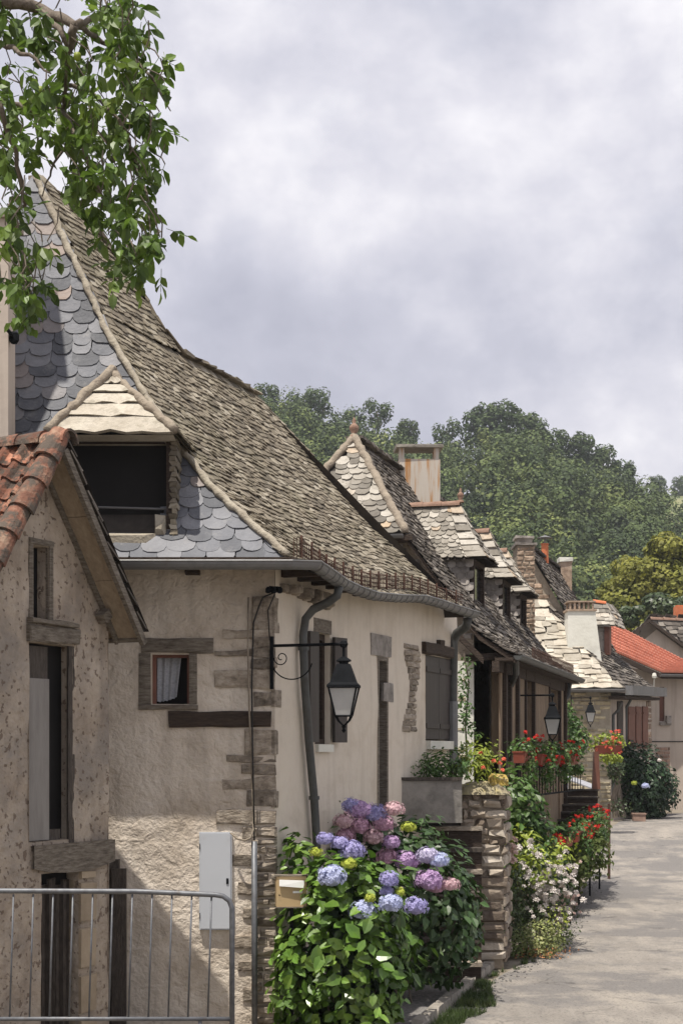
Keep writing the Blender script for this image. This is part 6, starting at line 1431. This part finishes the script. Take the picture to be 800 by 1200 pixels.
o = mb.build('forest', M['forest'], None); at_ = o.data.attributes.new('tint', 'FLOAT', 'FACE'); at_.data.foreach_set('value', tints); o['kind'] = 'stuff'; o['label'] = 'dense green woodland covering the hillside'
# skyline trees as individuals
def sky_tree(seed, sparse):
    t = thing('hill_tree', 'x', 'tree', (0, 0, 0), 'trees along the hill skyline'); mb = MB()
    H = 8.0; crown(mb, (0, 0, H * .58), (2.7, 2.7, 4.0), 13 if sparse else 24, 80 if sparse else 110, .5, seed); mb.build('crown', M['forest2'], t)
    mb = MB(); mb.tube([(0, 0, -1), (.1, 0, H * .35), (-.1, .1, H * .75)], [.28, .2, .08], 6)
    for i in range(5): a = i * 1.3; mb.tube([(0, 0, H * (.3 + .07 * i)), (math.cos(a) * 1.9, math.sin(a) * 1.9, H * (.55 + .06 * i))], [.1, .03], 5)
    mb.build('trunk', M['bark'], t); return t
pr = [sky_tree(3, True), sky_tree(11, False)]
spots = [(312, 458, 1.0, 1, 'round skyline tree just right of the tall stone roof edge'), (333, 474, .8, 0, 'small thin tree on the skyline left of the tall airy one'), (355, 461, 1.0, 0, 'thin tree standing next to the tall airy one on the skyline'), (374, 461, 1.1, 0, 'tall airy tree on the skyline above the main roof ridge'), (415, 482, .8, 0, 'thin tree just above the terracotta finial'), (442, 474, 1.0, 0, 'airy tree on the skyline left of the chimney slab'), (478, 498, .8, 1, 'bushy tree above the rust-streaked chimney'), (524, 498, 1.0, 0, 'airy tree in the dip of the skyline right of the chimney'), (565, 484, 1.25, 1, 'left part of the dense high clump on the skyline'), (590, 482, 1.45, 1, 'broad rounded tree forming the highest clump on the hill'), (622, 494, 1.2, 1, 'tree at the right shoulder of the highest clump'), (650, 512, 1.1, 1, 'dense tree lower down the right slope of the skyline'), (682, 516, 1.1, 1, 'bushy tree above the middle of the descending ridge'), (706, 532, 1.15, 1, 'second to last bushy tree before the hill drops'), (728, 548, 1.0, 1, 'last bushy tree on the right slope before the dry field')]
used = [False, False]
for i, (x_, y_, s_, k, lb) in enumerate(spots):
    Yt = 276; p = P(x_, y_, Yt); loc = (p.x, Yt, p.z - 7.0 * s_); rz = i * 1.1
    if not used[k]: t = pr[k]; t.location = loc; t.rotation_euler = (0, 0, rz); t.scale = (s_,) * 3; t['label'] = lb; used[k] = True
    else: copy_tree(pr[k], loc, rz, s_, lb)
for x_, y_, s_, lb in ((770, 556, 1.0, 'small round tree alone on the distant dry field'), (797, 560, 1.1, 'round tree on the distant field cut by the right picture edge')):
    p = P(x_, y_, 470); copy_tree(pr[1], (p.x, 470, p.z - 8.5), x_, s_, lb, 'lone trees on the distant field')
# yellow green tree
t = thing('yellow_green_tree', 'broad yellow green leafy tree rising behind the orange roof', 'tree', (19.5, 98, .8)); mb = MB(); 
for (x_, y_, r, nb, sd_) in ((765, 690, 3.2, 14, 1), (735, 708, 2.4, 10, 2), (790, 665, 2.8, 12, 3), (815, 700, 4, 12, 4), (750, 735, 3.2, 10, 5), (722, 695, 1.2, 5, 6), (785, 735, 3.4, 10, 7), (770, 712, 3.0, 12, 8), (795, 690, 3.2, 12, 9), (750, 700, 2.4, 10, 10), (728, 722, 1.6, 8, 12), (780, 655, 1.8, 8, 13)):
    crown(mb, P(x_, y_, 98), (r * .9, r, r * .8), nb, 330, .30, sd_)
mb.build('crown', M['oak'], t); mb = MB(); mb.tube([(19.5, 98, .5), (19.3, 98, 6), (19.0, 98, 9)], [.5, .4, .2], 8)
for a in range(6): mb.tube([(19.4, 98, 4 + a * .5), (19.4 + math.cos(a) * 2.6, 98 + math.sin(a) * 2, 8 + a * .6)], [.2, .05], 6)
mb.build('trunk', M['bark'], t)
t = thing('green_bush', 'darker green bushy tree below the yellow green crown by the orange chimney', 'tree', (20.5, 90, .8)); mb = MB(); crown(mb, P(792, 716, 90), (2.0, 2, 1.4), 10, 260, .28, 9); crown(mb, P(735, 722, 90), (1.0, 1.5, .8), 6, 200, .28, 10); mb.build('crown', M['rose'], t); mb = MB(); mb.tube([(20.3, 90, .5), (19.2, 90, 9)], [.2, .1], 6); mb.build('trunk', M['bark'], t)
# walnut tree, trunk outside the frame on the left
wt = thing('walnut_tree', 'walnut tree branches with hanging green leaves at the upper left', 'tree', (-4.4, 8.6, gz(8.6)))
mb = MB(); mb.tube([(-4.4, 8.6, gz(8.6) - .2), (-4.3, 8.55, 3.5), (-4.1, 8.5, 5.2), (-3.6, 8.4, 6.4)], [.26, .22, .19, .15], 10); mb.tube([(-4.3, 8.5, 4.2), (-5.2, 8.2, 6.0), (-5.6, 8, 7.4)], [.15, .1, .05], 8); mb.smooth = True; mb.build('trunk', M['bark'], wt)
mb = MB(); rb_ = []
def br(pts, r0, r1, Y0=8.0, off=None):
    q = [P(x_, y_, Y0 + .25 * math.sin(x_ * .05 + y_ * .03)) for x_, y_ in pts]
    if off: q = [V(off)] + q
    fine = []
    for a, b in zip(q, q[1:]):
        for i in range(4): fine.append(lerp(a, b, i / 4) + V([rnd.uniform(-.012, .012) for _ in range(3)]) * (i > 0))
    fine.append(q[-1]); n = len(fine); mb.tube(fine, [lerp(r0, r1, i / (n - 1)) for i in range(n)], 7); rb_.append(fine)
br([(-60, -10), (0, 0), (50, 12), (88, 30), (105, 22), (130, 12)], .05, .007, off=(-3.6, 8.4, 6.4)); br([(50, 12), (75, 45), (85, 62)], .02, .005); br([(88, 30), (80, 60), (78, 100), (74, 130), (82, 165)], .022, .004)
br([(-50, 40), (0, 50), (35, 64), (60, 86)], .026, .004, off=(-3.8, 8.5, 5.9)); br([(78, 100), (110, 110), (140, 140), (165, 168)], .012, .003); br([(140, 140), (158, 190), (175, 240), (180, 290)], .01, .003); br([(88, 30), (120, 50), (150, 60), (178, 90), (200, 130)], .015, .003)
br([(-60, 100), (0, 118), (40, 130), (75, 128)], .022, .003, off=(-3.9, 8.5, 5.4)); br([(0, 118), (20, 180), (30, 240), (10, 260), (30, 300), (28, 370)], .014, .003); br([(74, 130), (100, 180), (120, 230), (140, 250), (160, 300)], .012, .003)
br([(82, 165), (60, 200), (50, 230)], .008, .003); br([(40, 130), (45, 170), (60, 195)], .008, .003)
mb.smooth = True; mb.build('branch', M['bark'], wt)
MASK = ["11111122200", "11111112200", "11111012100", "10112111210", "11102211210", "22101212210", "22211112220", "12222122220", "21222211110", "21102211220", "11001221221", "11001222210", "11001122210", "11000012220", "12200012220", "02200002220", "12100001210", "12200000000", "01100000000"]
mb = MB(); fr__ = MB()
def compound(p, s=1.0):
    d = V((rnd.uniform(-.5, .6), rnd.uniform(-.6, .6), rnd.uniform(-1.1, .1))).normalized(); ln = rnd.uniform(.07, .12) * s; sd_ = d.cross(rdir()).normalized()
    nl = 5
    for i in range(nl):
        f = .35 + .65 * (i // 2) / 2; q = p + d * ln * f; sg_ = -1 if i % 2 else 1
        dd = (sd_ * sg_ * 1.0 + d * .55 + V((0, 0, -.45))).normalized() if i < 4 else d
        leaf(mb, q, dd, (V((0, -.3, 1)) + rdir() * .7).normalized(), rnd.uniform(.042, .092) * s, rnd.uniform(.034, .054) * s, .3, .35)
    mb.tube([p, p + d * ln], .0018, 3, False)
for r, row in enumerate(MASK):
    for c_, ch_ in enumerate(row):
        cl_ = []
        for _ in range(int(ch_)):
            cx_, cy_, cY = c_ * 20 + rnd.uniform(-9, 11), r * 20 + rnd.uniform(-11, 9), 8.0 + rnd.uniform(-.5, .5)
            cl_ += [P(cx_ + rnd.gauss(0, 5), cy_ + rnd.gauss(0, 5), cY + rnd.uniform(-.08, .08)) for _k in range(rnd.choice((1, 2, 2, 3)))]
        for p in cl_:
            compound(p)
            if rnd.random() < .35:
                a = p + V((rnd.uniform(-.1, .05), rnd.uniform(-.1, .1), rnd.uniform(.05, .2))); fr__.tube([a, (a + p) / 2 + V((.02, 0, 0)), p], .0035, 4, False)
for _ in range(420):
    p = V((rnd.uniform(-6.2, -2.3), rnd.uniform(7.2, 9.6), 0)); p.z = rnd.uniform(5.0, 8.2)
    if (p.x + 4.3) ** 2 / 5 + (p.z - 6.7) ** 2 / 3 > 1 or p.x / p.y > -.225: continue
    compound(p, 1.3)
mb.build('leaves', M['walnut'], wt); fr__.build('twig', M['bark'], wt)
mb = MB(); mb.smooth = True
for x_, y_ in ((171, 50), (91, 66), (30, 163), (48, 106)): mb = MB(); mb.smooth = True; mb.lathe([(.001, -.022), (.014, -.016), (.02, 0), (.015, .015), (.001, .022)], P(x_, y_, 7.7), 10); mb.build('walnut_fruit', M['yellowgreen'], wt)

# ================================================================== HAZE
mb = MB(); mb.obox((-260, -45, -3), (640, 0, 0), (0, 760, 0), (0, 0, 105)); o = mb.build('haze', bpy.data.materials.new('haze air'), None); o['kind'] = 'stuff'; o['label'] = 'thin summer haze in the valley air'
hm = o.data.materials[0]; hm.use_nodes = True; ht = hm.node_tree; ht.nodes.clear(); ho = N(ht, 'ShaderNodeOutputMaterial'); hv = N(ht, 'ShaderNodeVolumePrincipled')
hv.inputs['Color'].default_value = (.82, .86, .92, 1); hv.inputs['Density'].default_value = .00032; hv.inputs['Anisotropy'].default_value = .2; L(ht, hv.outputs[0], ho.inputs['Volume'])
